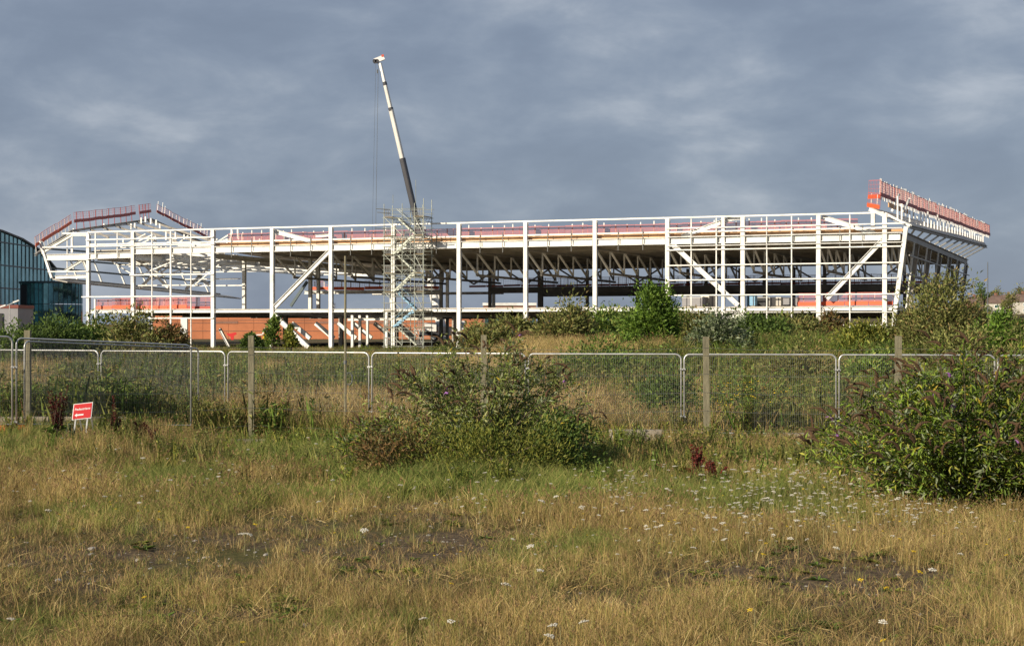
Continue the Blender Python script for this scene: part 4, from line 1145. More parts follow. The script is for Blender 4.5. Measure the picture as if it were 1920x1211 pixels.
BROWN = ([(0.20, 0.115, 0.045), (0.15, 0.13, 0.04), (0.27, 0.17, 0.07), (0.10, 0.10, 0.03)], (3, 3, 2, 2))
YELL = ([(0.209, 0.231, 0.039), (0.286, 0.275, 0.055), (0.132, 0.176, 0.033)], (3, 3, 3))
SILV = ([(0.165, 0.209, 0.110), (0.264, 0.297, 0.187), (0.099, 0.138, 0.055)], (3, 2, 3))
def bush(name, base, rx, rz, pal, seed, label, cat='shrub', n=2600, leaf=0.16, asp=0.42, ry=None, group=None, clumps=34, lift=0.1, upright=0.3, spread=0.2, trunk=0.03):
    rng = np.random.default_rng(seed); base = Vector(base); ry = ry or rx
    root = empty(name, base, label, cat, group)
    K = clumps
    d = unit(rng.normal(size=(K, 3))); d[:, 2] = np.abs(d[:, 2]) * 1.0 - 0.15 * rng.random(K)
    rad = rng.uniform(0.45, 0.98, K) ** 0.7
    th = np.arctan2(d[:, 1], d[:, 0]); lump = 0.78 + 0.34 * vnoise(th * 1.6 + seed, d[:, 2] * 3 + seed, seed)
    cc = d * rad[:, None] * lump[:, None] * np.array([rx, ry, rz])
    cc[:, 2] = np.maximum(cc[:, 2], 0) * (1 - lift) + rz * lift
    b0 = np.array(base)
    per = np.maximum(8, (n * rng.dirichlet(np.full(K, 3.0))).astype(int))
    ci = np.repeat(np.arange(K), per); m = len(ci)
    sp = spread * min(rx, rz) * rng.uniform(0.7, 1.3, K)
    off = rng.normal(size=(m, 3)) * sp[ci][:, None] * np.array([1.1, 1.1, 0.85])
    C = cc[ci] + off; C[:, 2] = np.maximum(C[:, 2], 0.02 * rz)
    D = unit(off) * 0.7 + rng.normal(size=(m, 3)) * 0.6 + np.array([0, 0, upright]) + unit(C) * 0.5
    N = rng.normal(size=(m, 3)) * 0.8 + np.array([0, 0, 0.6]) + unit(off) * 0.6
    T = tints(m, pal[0], pal[1], rng) * (0.8 + 0.4 * rng.random(K))[ci][:, None]
    Ln = leaf * rng.uniform(0.6, 1.35, m)
    V_, F_, T_ = leaves(C + b0, D, N, Ln, Ln * asp, T)
    o = link_mesh('foliage', np_mesh('foliage', V_, F_, [M['leaf']], False, T_), None, root); o['kind'] = 'stuff'
    st = MB()
    for q in range(0, K, max(1, K // 14)):
        e_ = Vector(cc[q]) + base; mid = base.lerp(e_, 0.5) + Vector((rng.uniform(-.1, .1) * rx, rng.uniform(-.1, .1) * rx, 0.08 * rz))
        st.tube([base + Vector((rng.uniform(-.08, .08) * rx, rng.uniform(-.08, .08) * rx, -0.1)), mid, e_], trunk * (0.6 + rz * 0.25), 5, trunk * 0.25)
    st.build('branches', M['bark'], root, fix=False)
    return root, cc + b0, rng
def pbush(name, px, ytop, Y, wpx, pal, seed, label, cat='shrub', **k):
    p = PG(px, Y); rz = (EYE - (ytop - HOR) * Y / F_PX) - p.z; rx = wpx * Y / F_PX / 2
    k.setdefault('n', 4400); k.setdefault('leaf', max(0.10, 0.0025 * Y))
    return bush(name, p, rx * 1.2, rz * 1.1, pal, seed, label, cat, **k)
BL = [
 ('shrub', 20, 607, 100, 110, DARK, 'dark green shrub in front of the grey low wall at the far left', {}),
 ('shrub', 105, 604, 104, 110, DARK, 'dark green shrub below the glazed drum', {}),
 ('shrub', 190, 590, 108, 110, GREEN, 'leafy green shrub below the cantilevered left end of the frame', {}),
 ('shrub', 250, 586, 102, 110, OLIVE, 'olive shrub in front of the left ground floor bay', {}),
 ('shrub', 312, 602, 112, 56, BROWN, 'small orange brown shrub against the brick shop', {}),
 ('sapling', 513, 592, 150, 22, GREEN, 'slim green sapling in front of the braced white column', {'lift': 0.2, 'n': 1000}),
 ('sapling', 545, 606, 150, 16, YELL, 'thin yellow green sapling right of the braced column foot', {'lift': 0.2, 'n': 700}),
 ('shrub', 472, 632, 160, 26, DARK, 'dark rounded shrub beside the star sign', {}),
 ('shrub', 905, 616, 112, 90, OLIVE, 'olive shrub at the foot of the column right of the crane', {}),
 ('shrub', 960, 600, 118, 90, OLIVE, 'feathery olive shrub under the middle of the first floor beam', {}),
 ('shrub', 1062, 573, 112, 90, OLIVE, 'tall loose shrub reaching the first floor beam in the middle', {'lift': 0.2}),
 ('shrub', 1128, 584, 118, 90, GREEN, 'green shrub left of the bright tree', {}),
 ('tree', 1224, 530, 92, 82, BRIGHT, 'bright green bushy tree in front of the white frame', {'n': 7000, 'clumps': 54, 'lift': 0.14, 'trunk': 0.05}),
 ('shrub', 1190, 584, 98, 60, GREEN, 'green shrub at the left foot of the bright tree', {}),
 ('shrub', 1292, 592, 112, 90, OLIVE, 'dull olive shrub right of the bright tree', {}),
 ('shrub', 1350, 596, 84, 90, SILV, 'greyish shrub with pale seed heads behind the third wooden post', {}),
 ('shrub', 1420, 592, 112, 90, DARK, 'dark green shrub below the thick white column', {}),
 ('shrub', 1488, 596, 116, 84, OLIVE, 'olive shrub in front of the orange barrier bay', {}),
 ('shrub', 1552, 600, 122, 66, BROWN, 'brownish shrub left of the lower right brace', {}),
 ('shrub', 1618, 610, 84, 90, YELL, 'yellowish shrub below the lower right bay', {}),
 ('shrub', 1700, 588, 84, 74, OLIVE, 'olive shrub at the foot of the raking end column', {}),
 ('shrub', 1762, 524, 82, 128, OLIVE, 'large olive shrub hiding the right end of the frame', {'n': 9000, 'clumps': 64, 'spread': 0.24}),
 ('shrub', 1822, 568, 86, 80, BROWN, 'brown tinged shrub right of the large olive shrub', {}),
 ('shrub', 1886, 578, 70, 80, BRIGHT, 'bright green shrub in front of the far houses', {'n': 6000}),
 ('shrub', 1918, 612, 56, 90, OLIVE, 'olive shrub at the right edge above the large butterfly bush', {}),
 ('shrub', 1800, 605, 62, 130, OLIVE, 'wide olive shrub above the large butterfly bush', {}),
 ('shrub', 1120, 640, 66, 140, GREEN, 'low green shrub behind the fence panel right of the middle bush', {}),
 ('shrub', 1640, 640, 58, 110, GREEN, 'low green shrub left of the rightmost wooden post', {}),
 ('shrub', 1500, 655, 62, 120, OLIVE, 'low olive shrub behind the fence panel with yellow flowers', {}),
 ('shrub', 1250, 690, 40.5, 120, DARK, 'dark shrub pressed against the fence left of the third wooden post', {'leaf': 0.10}),
 ('shrub', 90, 756, 45, 100, YELL, 'low green shrub behind the fence at the far left', {'leaf': 0.11}),
 ('shrub', 790, 705, 46, 120, OLIVE, 'olive weeds behind the fence left of the middle butterfly bush', {'leaf': 0.11}),
 ('shrub', 1750, 690, 44, 130, GREEN, 'green shrub behind the rightmost wooden post', {'leaf': 0.11}),
]
for n_, (nm, px, yt, Y, w, pal, lab, kw) in enumerate(BL):
    pbush(nm, px, yt, Y, w, pal, 100 + n_, lab, 'tree' if nm in ('tree', 'sapling') else 'shrub', **kw)
# trees round the far houses
for n_, (px, yt, Y, w, lab) in enumerate(((1840, 523, 400, 26, 'dark rounded tree beside the far corner of the frame'), (1868, 535, 480, 26, 'tree with bare top behind the pale houses'), (1893, 548, 430, 34, 'green tree between the far houses'), (1915, 532, 470, 26, 'brownish tree above the rightmost far house'), (1842, 560, 410, 40, 'dark hedge tree below the far brick house'))):
    pbush('tree', px, yt, Y * 1.3, w, DARK if n_ in (0, 4) else OLIVE, 300 + n_, lab, 'tree', n=900, leaf=0.75, lift=0.2, trunk=0.12)

# ragwort behind the fence
def flower_dots(name, pts, size, m, root, seed):
    rng = np.random.default_rng(seed); mb = MB()
    for p in pts:
        p = Vector(p); r = size * rng.uniform(0.7, 1.3)
        ring = [p + Vector((math.cos(t) * r, math.sin(t) * r, rng.uniform(-.2, .2) * r)) for t in np.linspace(0, 2 * math.pi, 7)[:-1]]
        mb.add(ring + [p + Vector((0, 0, r * 0.5)), p - Vector((0, 0, r * 0.35))], [(i_, (i_ + 1) % 6, 6) for i_ in range(6)] + [((i_ + 1) % 6, i_, 7) for i_ in range(6)])
    o = mb.build(name, m, root, fix=False); o['kind'] = 'stuff'; return o
rt, cc, rng = pbush('ragwort', 1395, 716, 39.5, 150, GREEN, 350, 'clump of yellow flowering ragwort behind the fence right of the third post', 'plant', leaf=0.09)
tp_ = cc[cc[:, 2] > np.quantile(cc[:, 2], 0.45)]
fl = np.repeat(tp_, 9, 0) + np.random.default_rng(1).normal(size=(len(tp_) * 9, 3)) * np.array([0.16, 0.16, 0.05]) + np.array([0, 0, 0.12])
flower_dots('flower_heads', fl, 0.032, M['yellow'], rt, 5)

# ---- butterfly bushes in front of the fence
_spk = []
def spike_mesh(seed, m, L=0.26):
    rng = random.Random(seed); mb = MB(); mb.smooth = True
    pts = []; p = Vector((0, 0, 0)); a = rng.uniform(0.9, 1.2); c = rng.uniform(-2.4, -1.2)
    for q in range(8):
        pts.append(p.copy()); p = p + Vector((math.cos(a), 0, math.sin(a))) * (L / 7); a += c / 7
    n = 6; v = []; f = []
    for i_, q in enumerate(pts):
        t = i_ / 7; r = 0.015 * (0.35 + 1.1 * math.sin(math.pi * min(1, t * 1.15 + 0.1)) ** 0.8) * (1 - 0.6 * t) + 0.002
        d = (pts[min(7, i_ + 1)] - pts[max(0, i_ - 1)]).normalized(); s = Vector((0, 1, 0)); u = s.cross(d)
        for k in range(n):
            w = 2 * math.pi * k / n; rr = r * rng.uniform(0.6, 1.4); v.append(q + (s * math.cos(w) + u * math.sin(w)) * rr)
    for i_ in range(7):
        for k in range(n): f.append((i_ * n + k, i_ * n + (k + 1) % n, (i_ + 1) * n + (k + 1) % n, (i_ + 1) * n + k))
    mb.add(v, f); me = mb.mesh('flower_spike'); me.materials.append(m); return me
SPK = [spike_mesh(q, M['spike'], 0.20 + 0.04 * (q % 4)) for q in range(8)]
SPP = [spike_mesh(q + 50, M['purple'], 0.11) for q in range(2)]
def buddleia(px, Y, rx, ry, rz, seed, label, nb, nl, pal, spikes, lean=0.0, loose=0.5, leafL=0.10):
    rng = np.random.default_rng(seed); base = PG(px, Y); b0 = np.array(base)
    root = empty('butterfly_bush', base, label, 'shrub', 'butterfly bushes in front of the fence')
    br = MB(); Cs = []; Ds = []; Ws = []; ends = []
    for q in range(nb):
        az = rng.uniform(0, 2 * math.pi); out = rng.uniform(0.15, 1.0) ** 0.7
        hgt = rz * (1.0 - 0.62 * out ** 1.8) * rng.uniform(0.72, 1.03)
        e_ = np.array([math.cos(az) * rx * out + lean * hgt, math.sin(az) * ry * out, hgt])
        mid = e_ * np.array([0.42, 0.42, 0.62]) + rng.normal(size=3) * 0.05
        s0 = np.array([rng.uniform(-.2, .2) * rx, rng.uniform(-.2, .2) * ry, -0.05])
        ts = np.linspace(0, 1, 9)[:, None]
        path = s0 * (1 - ts) ** 2 + 2 * mid * ts * (1 - ts) + e_ * ts ** 2
        br.tube([Vector(p_ + b0) for p_ in path[::2]], 0.012, 4, 0.004)
        m = int(nl / nb); t = rng.uniform(0.12, 1.0, m) ** 0.95; k_ = np.clip((t * 8), 0, 7.999); i0 = k_.astype(int); fr = (k_ - i0)[:, None]
        pt = path[i0] * (1 - fr) + path[i0 + 1] * fr
        tang = unit(path[i0 + 1] - path[i0])
        rad = unit(rng.normal(size=(m, 3))); sc = 0.05 + 0.16 * loose * (1 - t[:, None] * 0.5)
        Cs.append(pt + rad * sc * rng.random((m, 1))); Ds.append(rad * 1.0 + tang * 0.55 + np.array([0, 0, 0.12])); Ws.append(t)
        ends.append((e_, path[-1] - path[-2]))
    C = np.concatenate(Cs); D = np.concatenate(Ds); m = len(C)
    C[:, 2] = np.maximum(C[:, 2], 0.03)
    N = rng.normal(size=(m, 3)) * 0.8 + np.array([0, 0, 0.6]) + unit(C) * 0.5
    T = tints(m, pal[0], pal[1], rng, 0.3)
    yl = rng.random(m) < 0.035; T[yl] = np.array([0.40, 0.30, 0.03])
    sv = rng.random(m) < 0.14; T[sv] = np.array([0.26, 0.30, 0.18])
    Ln = leafL * rng.uniform(0.55, 1.35, m)
    V_, F_, T_ = leaves(C + b0, D, N, Ln, Ln * 0.27, T, 0.3)
    o = link_mesh('foliage', np_mesh('foliage', V_, F_, [M['leaf']], False, T_), None, root); o['kind'] = 'stuff'
    br.build('branches', M['bark'], root, fix=False)
    # spikes on the upper branch ends
    ends = [x for x in ends if x[0][2] > rz * 0.33]
    for q in range(spikes):
        e_, d_ = ends[int(rng.integers(len(ends)))]
        pr = rng.random() < 0.02
        me = SPP[int(rng.integers(2))] if pr else SPK[int(rng.integers(8))]
        o = bpy.data.objects.new('flower_spike', me); COL.objects.link(o); o.parent = root
        o.location = Vector(e_ + rng.normal(size=3) * np.array([0.10, 0.10, 0.06]))
        az = math.atan2(d_[1], d_[0]) + rng.normal() * 0.7
        if rng.random() < 0.5: az = math.pi + rng.normal() * 0.9
        o.rotation_euler = (rng.normal() * 0.3, rng.normal() * 0.35, az); s_ = rng.uniform(0.65, 1.25); o.scale = (s_, s_, s_)
    return root
BUD = ([(0.188, 0.246, 0.057), (0.264, 0.310, 0.083), (0.105, 0.145, 0.033), (0.349, 0.354, 0.152)], (4, 3, 3, 1.5))
BUDR = ([(0.154, 0.241, 0.030), (0.237, 0.323, 0.041), (0.084, 0.131, 0.022), (0.352, 0.351, 0.055)], (4, 3, 3, 1.3))
buddleia(1822, 22.0, 2.3, 1.4, 2.45, 1, 'large butterfly bush with drooping brown flower spikes at the right', 150, 21000, BUDR, 280, lean=-0.06, loose=0.8)
buddleia(1990, 24.5, 1.5, 1.3, 2.6, 9, 'butterfly bush cut by the right edge of the photo', 60, 6000, BUDR, 60, loose=0.8)
buddleia(905, 28.2, 2.3, 1.1, 2.65, 2, 'loose butterfly bush in the middle with brown arching spikes', 92, 11500, BUD, 130, loose=1.0)
buddleia(700, 28.8, 0.75, 0.6, 1.15, 3, 'small leafy butterfly bush beside the thin pole', 30, 2400, BUDR, 2, loose=0.7)
bush('low_shrub', PG(745, 27.2), 0.85, 1.0, BROWN, 401, 'low browning shrub with withered leaves left of the middle butterfly bush', n=3000, leaf=0.09, asp=0.3, clumps=30, spread=0.18)
bush('low_shrub', PG(1050, 27.8), 0.74, 1.22, DARK, 402, 'dense dark green shrub at the right of the middle butterfly bush', n=4200, leaf=0.075, asp=0.5, clumps=34, spread=0.2)
bush('low_shrub', PG(905, 26.9), 1.7, 0.9, YELL, 403, 'broad low green shrub under the middle butterfly bush', n=6000, leaf=0.075, asp=0.28, clumps=60, ry=0.8, spread=0.26, upright=0.8)
bush('low_shrub', PG(1700, 22.6), 1.0, 0.5, GREEN, 404, 'low green herbs at the left foot of the large butterfly bush', n=2200, leaf=0.09, asp=0.3, clumps=30, ry=0.6)

# ---- docks: dark red seed stalks
DOCKP = ([(0.10, 0.020, 0.018), (0.14, 0.030, 0.022), (0.065, 0.018, 0.014)], (3, 2, 2))
REDP = ([(0.20, 0.032, 0.028), (0.14, 0.03, 0.022), (0.12, 0.06, 0.025)], (3, 2, 1))
def dock(px, Y, h, w, seed, label, pal, ns=12, green=0.15):
    rng = np.random.default_rng(seed); base = PG(px, Y); b0 = np.array(base)
    root = empty('dock_plant', base, label, 'plant')
    st = MB(); Cs = []; Ds = []
    for q in range(ns):
        e_ = np.array([rng.normal() * w * 0.45, rng.normal() * w * 0.45, h * rng.uniform(0.65, 1.0)])
        s0 = np.array([rng.normal() * w * 0.22, rng.normal() * w * 0.22, -0.03])
        st.tube([Vector(b0 + s0), Vector(b0 + (s0 + e_) / 2 + rng.normal(size=3) * 0.02), Vector(b0 + e_)], 0.007, 4, 0.003)
        m = 95; t = rng.uniform(0.3, 1, m)[:, None]
        r = unit(rng.normal(size=(m, 3))); Cs.append(s0 + (e_ - s0) * t + r * rng.random((m, 1)) * 0.05 * (1.1 - t)); Ds.append(r + np.array([0, 0, 0.5]))
    C = np.concatenate(Cs); D = np.concatenate(Ds); m = len(C); T = tints(m, pal[0], pal[1], rng, 0.35)
    V_, F_, T_ = leaves(C + b0, D, rng.normal(size=(m, 3)), 0.030 * rng.uniform(0.7, 1.5, m), 0.024, T)
    o = link_mesh('seed_heads', np_mesh('seed_heads', V_, F_, [M['leaf']], False, T_), None, root); o['kind'] = 'stuff'
    m = 26; az = rng.uniform(0, 6.28, m); C = np.stack([np.cos(az) * 0.05, np.sin(az) * 0.05, rng.uniform(0.02, 0.25 * h, m)], 1)
    D = np.stack([np.cos(az), np.sin(az), rng.uniform(0.3, 1.2, m)], 1); T = tints(m, GREEN[0], GREEN[1], rng)
    if pal is REDP: T[::2] = np.array([0.2, 0.05, 0.03])
    V_, F_, T_ = leaves(C + b0, D, np.tile([0, 0, 1.0], (m, 1)), rng.uniform(0.14, 0.3, m), 0.05, T, 0.45)
    o = link_mesh('basal_leaves', np_mesh('basal_leaves', V_, F_, [M['leaf']], False, T_), None, root); o['kind'] = 'stuff'
    st.build('stalks', M['bark'], root, fix=False)
dock(107, 31.0, 1.02, 0.2, 501, 'tall dark red dock plant left of the direction sign', DOCKP, 16)
dock(128, 30.6, 0.36, 0.12, 502, 'short dock with pale willowy leaves right of the tall dark red dock', SILV, 9)
dock(212, 32.0, 0.62, 0.25, 503, 'dark brown arching dock right of the direction sign', DOCKP, 11)
dock(292, 31.5, 0.52, 0.16, 504, 'thin reddish dock between the sign and the first bare post', DOCKP, 7)
dock(262, 32.2, 0.48, 0.2, 508, 'short reddish dock beside the thin reddish one', DOCKP, 6)
dock(1308, 26.5, 0.62, 0.17, 505, 'crimson dock plant standing among white flowers', REDP, 12)
dock(1335, 26.0, 0.42, 0.22, 506, 'smaller rusty dock right of the crimson one', REDP, 8)
dock(212, 33.6, 0.95, 0.1, 507, 'single dark arching dock stalk against the fence behind the sign', DOCKP, 2)

# ---- scatter of tufts with geometry nodes
def blade_tuft(seed, nb, r, h0, h1, w, pal, lean=0.35, seeds=0.0, bend=0.25):
    rng = np.random.default_rng(seed)
    az = rng.uniform(0, 6.28, nb); rr = r * np.sqrt(rng.random(nb)); C = np.stack([np.cos(az) * rr, np.sin(az) * rr, np.full(nb, -0.02)], 1)
    a2 = rng.uniform(0, 6.28, nb); ln = np.abs(rng.normal(0, lean, nb)); H = rng.uniform(h0, h1, nb)
    D = unit(np.stack([np.cos(a2) * ln, np.sin(a2) * ln, np.ones(nb)], 1)); bd = np.stack([np.cos(a2), np.sin(a2), -0.35 * np.ones(nb)], 1) * (bend * H * rng.random(nb))[:, None]
    S = unit(np.cross(D, rng.normal(size=(nb, 3)))); W_ = (w * rng.uniform(0.6, 1.4, nb))[:, None]
    mid = C + D * (H * 0.55)[:, None]; tip = C + D * H[:, None] + bd
    V_ = np.stack([C - S * W_ / 2, C + S * W_ / 2, mid + S * W_ * 0.42, mid - S * W_ * 0.42, tip], 1).reshape(-1, 3)
    b = np.arange(nb)[:, None] * 5
    F_ = np.concatenate([b + np.array([[0, 1, 2]]), b + np.array([[0, 2, 3]]), b + np.array([[3, 2, 4]])], 0)
    T = np.repeat(tints(nb, pal[0], pal[1], rng, 0.28), 5, 0)
    if seeds > 0:
        k = rng.random(nb) < seeds; idx = np.where(k)[0]; m = len(idx) * 6
        if m:
            ii = np.repeat(idx, 6); tt = rng.uniform(0.0, 1.0, m)[:, None]
            P_ = mid[ii] * (1 - tt) * 0.45 + tip[ii] * (tt * 0.45 + 0.55); P_ = tip[ii] * (1 - 0.3 * tt) + mid[ii] * 0.3 * tt
            v2, f2, t2 = leaves(P_, D[ii] + rng.normal(size=(m, 3)) * 0.35, rng.normal(size=(m, 3)), 0.035, 0.010, tints(m, [(0.36, 0.25, 0.12), (0.28, 0.18, 0.09)], (1, 1), rng))
            F_ = np.concatenate([F_, f2 + len(V_)], 0); V_ = np.concatenate([V_, v2], 0); T = np.concatenate([T, t2], 0)
    return np_mesh('tuft', V_, F_, [M['grass']], False, T)
def herb(seed, ns, h0, h1, pal, r=0.2, lw=0.02, ll=0.09, nl=16):
    rng = np.random.default_rng(seed); VV = []; FF = []; TT = []; n0 = 0
    C = []; D = []
    for q in range(ns):
        b = np.array([rng.normal() * r, rng.normal() * r, 0]); h = rng.uniform(h0, h1); e_ = b + np.array([rng.normal() * 0.12 * h, rng.normal() * 0.12 * h, h])
        t = rng.uniform(0.1, 1.0, nl)[:, None]; C.append(b + (e_ - b) * t)
        d = unit(rng.normal(size=(nl, 3))); d[:, 2] = np.abs(d[:, 2]) * 0.8 + 0.1; D.append(d)
        # stem as a thin blade
        C.append(b[None]); D.append((e_ - b)[None])
    C = np.concatenate(C); D = np.concatenate(D); m = len(C); Ln = ll * rng.uniform(0.6, 1.5, m); Wd = Ln * 0.3
    stem = np.arange(nl, m, nl + 1); Ln[stem] = np.linalg.norm(D[stem], axis=1); Wd[stem] = 0.014
    V_, F_, T_ = leaves(C, D, rng.normal(size=(m, 3)) * 0.5 + np.array([0, 0, 1.0]), Ln, Wd, tints(m, pal[0], pal[1], rng, 0.3), 0.15)
    return np_mesh('herb', V_, F_, [M['leaf']], False, T_)
def umbel_mesh(seed, h, r, m=None, stemh=True):
    rng = np.random.default_rng(seed); mb = MB()
    top = Vector((rng.normal() * 0.04, rng.normal() * 0.04, h))
    if stemh: mb.tube([Vector((0, 0, -0.02)), top * 0.5 + Vector((rng.normal() * 0.015, rng.normal() * 0.015, 0)), top], 0.004, 3, 0.0025)
    ns = len(mb.f)
    k = 15
    for q in range(k):
        rr = r * math.sqrt((q + 0.5) / k); a = q * 2.399
        c = top + Vector((math.cos(a) * rr, math.sin(a) * rr, 0.012 - 0.25 * rr * rr / r + rng.normal() * 0.003)); s = r * 0.27
        ring = [c + Vector((math.cos(t) * s, math.sin(t) * s, 0)) for t in np.linspace(0, 2 * math.pi, 6)[:-1]]
        mb.add(ring + [c + Vector((0, 0, s * 0.45)), c - Vector((0, 0, s * 0.9))], [(i_, (i_ + 1) % 5, 5) for i_ in range(5)] + [((i_ + 1) % 5, i_, 6) for i_ in range(5)])
    me = mb.mesh('umbel'); me.materials.append(M['stem']); me.materials.append(m or M['umbel'])
    me.polygons.foreach_set('material_index', [0 if i_ < ns else 1 for i_ in range(len(me.polygons))])
    return me
def scatter(name, pts, rz, scl, idx, protos, label, cat, tilt=None):
    col = bpy.data.collections.new(name + '_kinds')
    for q, me in enumerate(protos):
        o = bpy.data.objects.new('%s_kind_%02d' % (name, q), me); col.objects.link(o)
    n = len(pts); me = bpy.data.meshes.new(name); me.vertices.add(n); me.vertices.foreach_set('co', np.asarray(pts, np.float32).ravel())
    rot = np.zeros((n, 3), np.float32); rot[:, 2] = rz
    if tilt is not None: rot[:, :2] = tilt
    a = me.attributes.new('rot', 'FLOAT_VECTOR', 'POINT'); a.data.foreach_set('vector', rot.ravel())
    a = me.attributes.new('scl', 'FLOAT', 'POINT'); a.data.foreach_set('value', np.asarray(scl, np.float32))
    a = me.attributes.new('kind', 'INT', 'POINT'); a.data.foreach_set('value', np.asarray(idx, np.int32))
    me.update()
    o = bpy.data.objects.new(name, me); COL.objects.link(o)
    ng = bpy.data.node_groups.new(name + '_scatter', 'GeometryNodeTree')
    ng.interface.new_socket('Geometry', in_out='INPUT', socket_type='NodeSocketGeometry'); ng.interface.new_socket('Geometry', in_out='OUTPUT', socket_type='NodeSocketGeometry')
    N = ng.nodes.new; L = ng.links.new
    gi = N('NodeGroupInput'); go = N('NodeGroupOutput'); ip = N('GeometryNodeInstanceOnPoints'); ci = N('GeometryNodeCollectionInfo')
    ci.inputs['Collection'].default_value = col; ci.inputs['Separate Children'].default_value = True; ci.inputs['Reset Children'].default_value = True
    def attr(nm, t):
        q = N('GeometryNodeInputNamedAttribute'); q.data_type = t; q.inputs['Name'].default_value = nm; return q.outputs['Attribute']
    L(gi.outputs[0], ip.inputs['Points']); L(ci.outputs[0], ip.inputs['Instance']); ip.inputs['Pick Instance'].default_value = True
    L(attr('kind', 'INT'), ip.inputs['Instance Index'])
    er = N('FunctionNodeEulerToRotation'); L(attr('rot', 'FLOAT_VECTOR'), er.inputs[0]); L(er.outputs[0], ip.inputs['Rotation'])
    L(attr('scl', 'FLOAT'), ip.inputs['Scale']); L(ip.outputs[0], go.inputs[0])
    md = o.modifiers.new('scatter', 'NODES'); md.node_group = ng
    return tag(o, label, cat, kind='stuff')
def field(n, y0, y1, margin=2.5, power=1.0, seed=0):
    rng = np.random.default_rng(seed)
    y = y0 + (y1 - y0) * rng.random(n) ** power; hw = 0.34 * y + margin; x = rng.uniform(-1, 1, n) * hw
    return x, y, rng
def pxof(x, y): return 960 + F_PX * x / y
def pyof(y): return HOR + F_PX * EYE / y
STRAW = ([(0.467, 0.338, 0.130), (0.377, 0.262, 0.097), (0.599, 0.467, 0.216), (0.223, 0.151, 0.062), (0.233, 0.240, 0.057)], (4, 4, 3, 2, 3))
THATCH = ([(0.265, 0.175, 0.079), (0.155, 0.102, 0.052), (0.399, 0.282, 0.126), (0.166, 0.175, 0.044)], (4, 3, 3, 4))
MIX = ([(0.215, 0.230, 0.052), (0.338, 0.282, 0.093), (0.141, 0.177, 0.034), (0.452, 0.354, 0.138)], (3, 3, 3, 2))
GRN = ([(0.130, 0.173, 0.037), (0.189, 0.216, 0.049), (0.243, 0.243, 0.070), (0.346, 0.286, 0.103)], (3, 3, 2, 1))
short = [blade_tuft(600 + q, 40, 0.18, 0.03, 0.12, 0.0045, THATCH, 0.7, 0, 0.5) for q in range(4)] + [blade_tuft(607 + q, 26, 0.2, 0.10, 0.32, 0.0042, STRAW, 2.2, 0, 0.2) for q in range(2)]
straw = [blade_tuft(620 + q, 30, 0.13, 0.10, 0.40, 0.0040, STRAW, 0.30, 0.05, 0.4) for q in range(6)]
mixed = [blade_tuft(640 + q, 36, 0.14, 0.08, 0.32, 0.0045, MIX, 0.36, 0.02, 0.45) for q in range(6)]
green = [blade_tuft(660 + q, 42, 0.14, 0.10, 0.30, 0.006, GRN, 0.38, 0, 0.45) for q in range(5)]
# patches of bare ground and of green from the photograph, as px, py, rx, ry, weight
BARE = [(400, 1045, 330, 52, 1.0), (770, 1015, 170, 42, .95), (1560, 1092, 230, 40, 1.0), (150, 1085, 150, 26, .7), (1120, 1120, 150, 22, .5), (310, 1140, 130, 28, .6), (1700, 900, 190, 30, .7), (1240, 885, 120, 26, .7), (1500, 880, 90, 24, .5), (60, 975, 60, 26, .4), (1880, 945, 70, 24, .7)]
GREENP = [(880, 880, 300, 62, 1.2), (560, 850, 260, 50, .7), (60, 1190, 70, 46, 1.3), (120, 850, 140, 26, .8), (260, 1016, 66, 18, 1.1), (1400, 940, 260, 46, .7), (720, 992, 50, 18, .9), (800, 1200, 130, 36, .6), (330, 915, 100, 22, .8), (1100, 1020, 70, 20, .5), (1450, 1180, 120, 24, .5), (980, 940, 200, 34, .9)]
def pm(list_, px, py):
    s = np.zeros_like(px)
    for a, b, c, d, w in list_: s = np.maximum(s, w * np.exp(-(((px - a) / c) ** 2 + ((py - b) / d) ** 2)))
    return s
def place(x, y): return np.stack([x, y, gz(x, y)], 1)
x, y, rng = field(20000, 9, 37, 2.5, 1.1, 11)
px, py = pxof(x, y), pyof(y)
bare = pm(BARE, px, py) * (0.55 + 0.9 * fbm(x * 1.6, y * 1.6, 21)); grn = pm(GREENP, px, py) + (fbm(x * 0.55, y * 0.4, 31) - 0.5) * 1.0 + 0.25 * sstep(24, 31, y)
keep = rng.random(len(x)) > bare * 0.82
k = keep
scatter('short_dry_grass', place(x[k], y[k]), rng.uniform(0, 6.28, k.sum()), rng.uniform(0.8, 1.5, k.sum()), np.where((rng.random(k.sum()) < 0.14) & (bare[k] < 0.25), rng.integers(4, 6, k.sum()), rng.integers(0, 4, k.sum())), short, 'short brown dry grass covering the waste ground', 'grass')
x, y, rng = field(44000, 9, 37, 2.5, 1.05, 12)
px, py = pxof(x, y), pyof(y)
bare = pm(BARE, px, py); clump = fbm(x * 0.9, y * 0.6, 41)
grn = pm(GREENP, px, py) * (0.6 + 0.8 * fbm(x * 1.2, y * 1.2, 51)) + 0.30 * sstep(22, 30, y) + (fbm(x * 0.5, y * 0.5, 61) - 0.5) * 1.5 + 0.1
dens = np.clip((clump - 0.40) * 2.6 + 0.22 + 0.4 * sstep(18, 24, y) - 1.35 * bare, 0.03, 1)
grow = 0.42 + 0.45 * sstep(16, 24, y) + 0.7 * (clump - 0.4) + 0.75 * pm([(880, 885, 270, 50, 1.0), (560, 850, 160, 40, 0.6)], px, py)
live = (rng.random(len(x)) < dens) & ~((px > 115) & (px < 188) & (y > 31.0) & (y < 33.4))
gsel = live & (grn + rng.normal(0, 0.12, len(x)) > 0.62); msel = live & ~gsel & (grn + rng.normal(0, 0.15, len(x)) > 0.22); ssel = live & ~gsel & ~msel
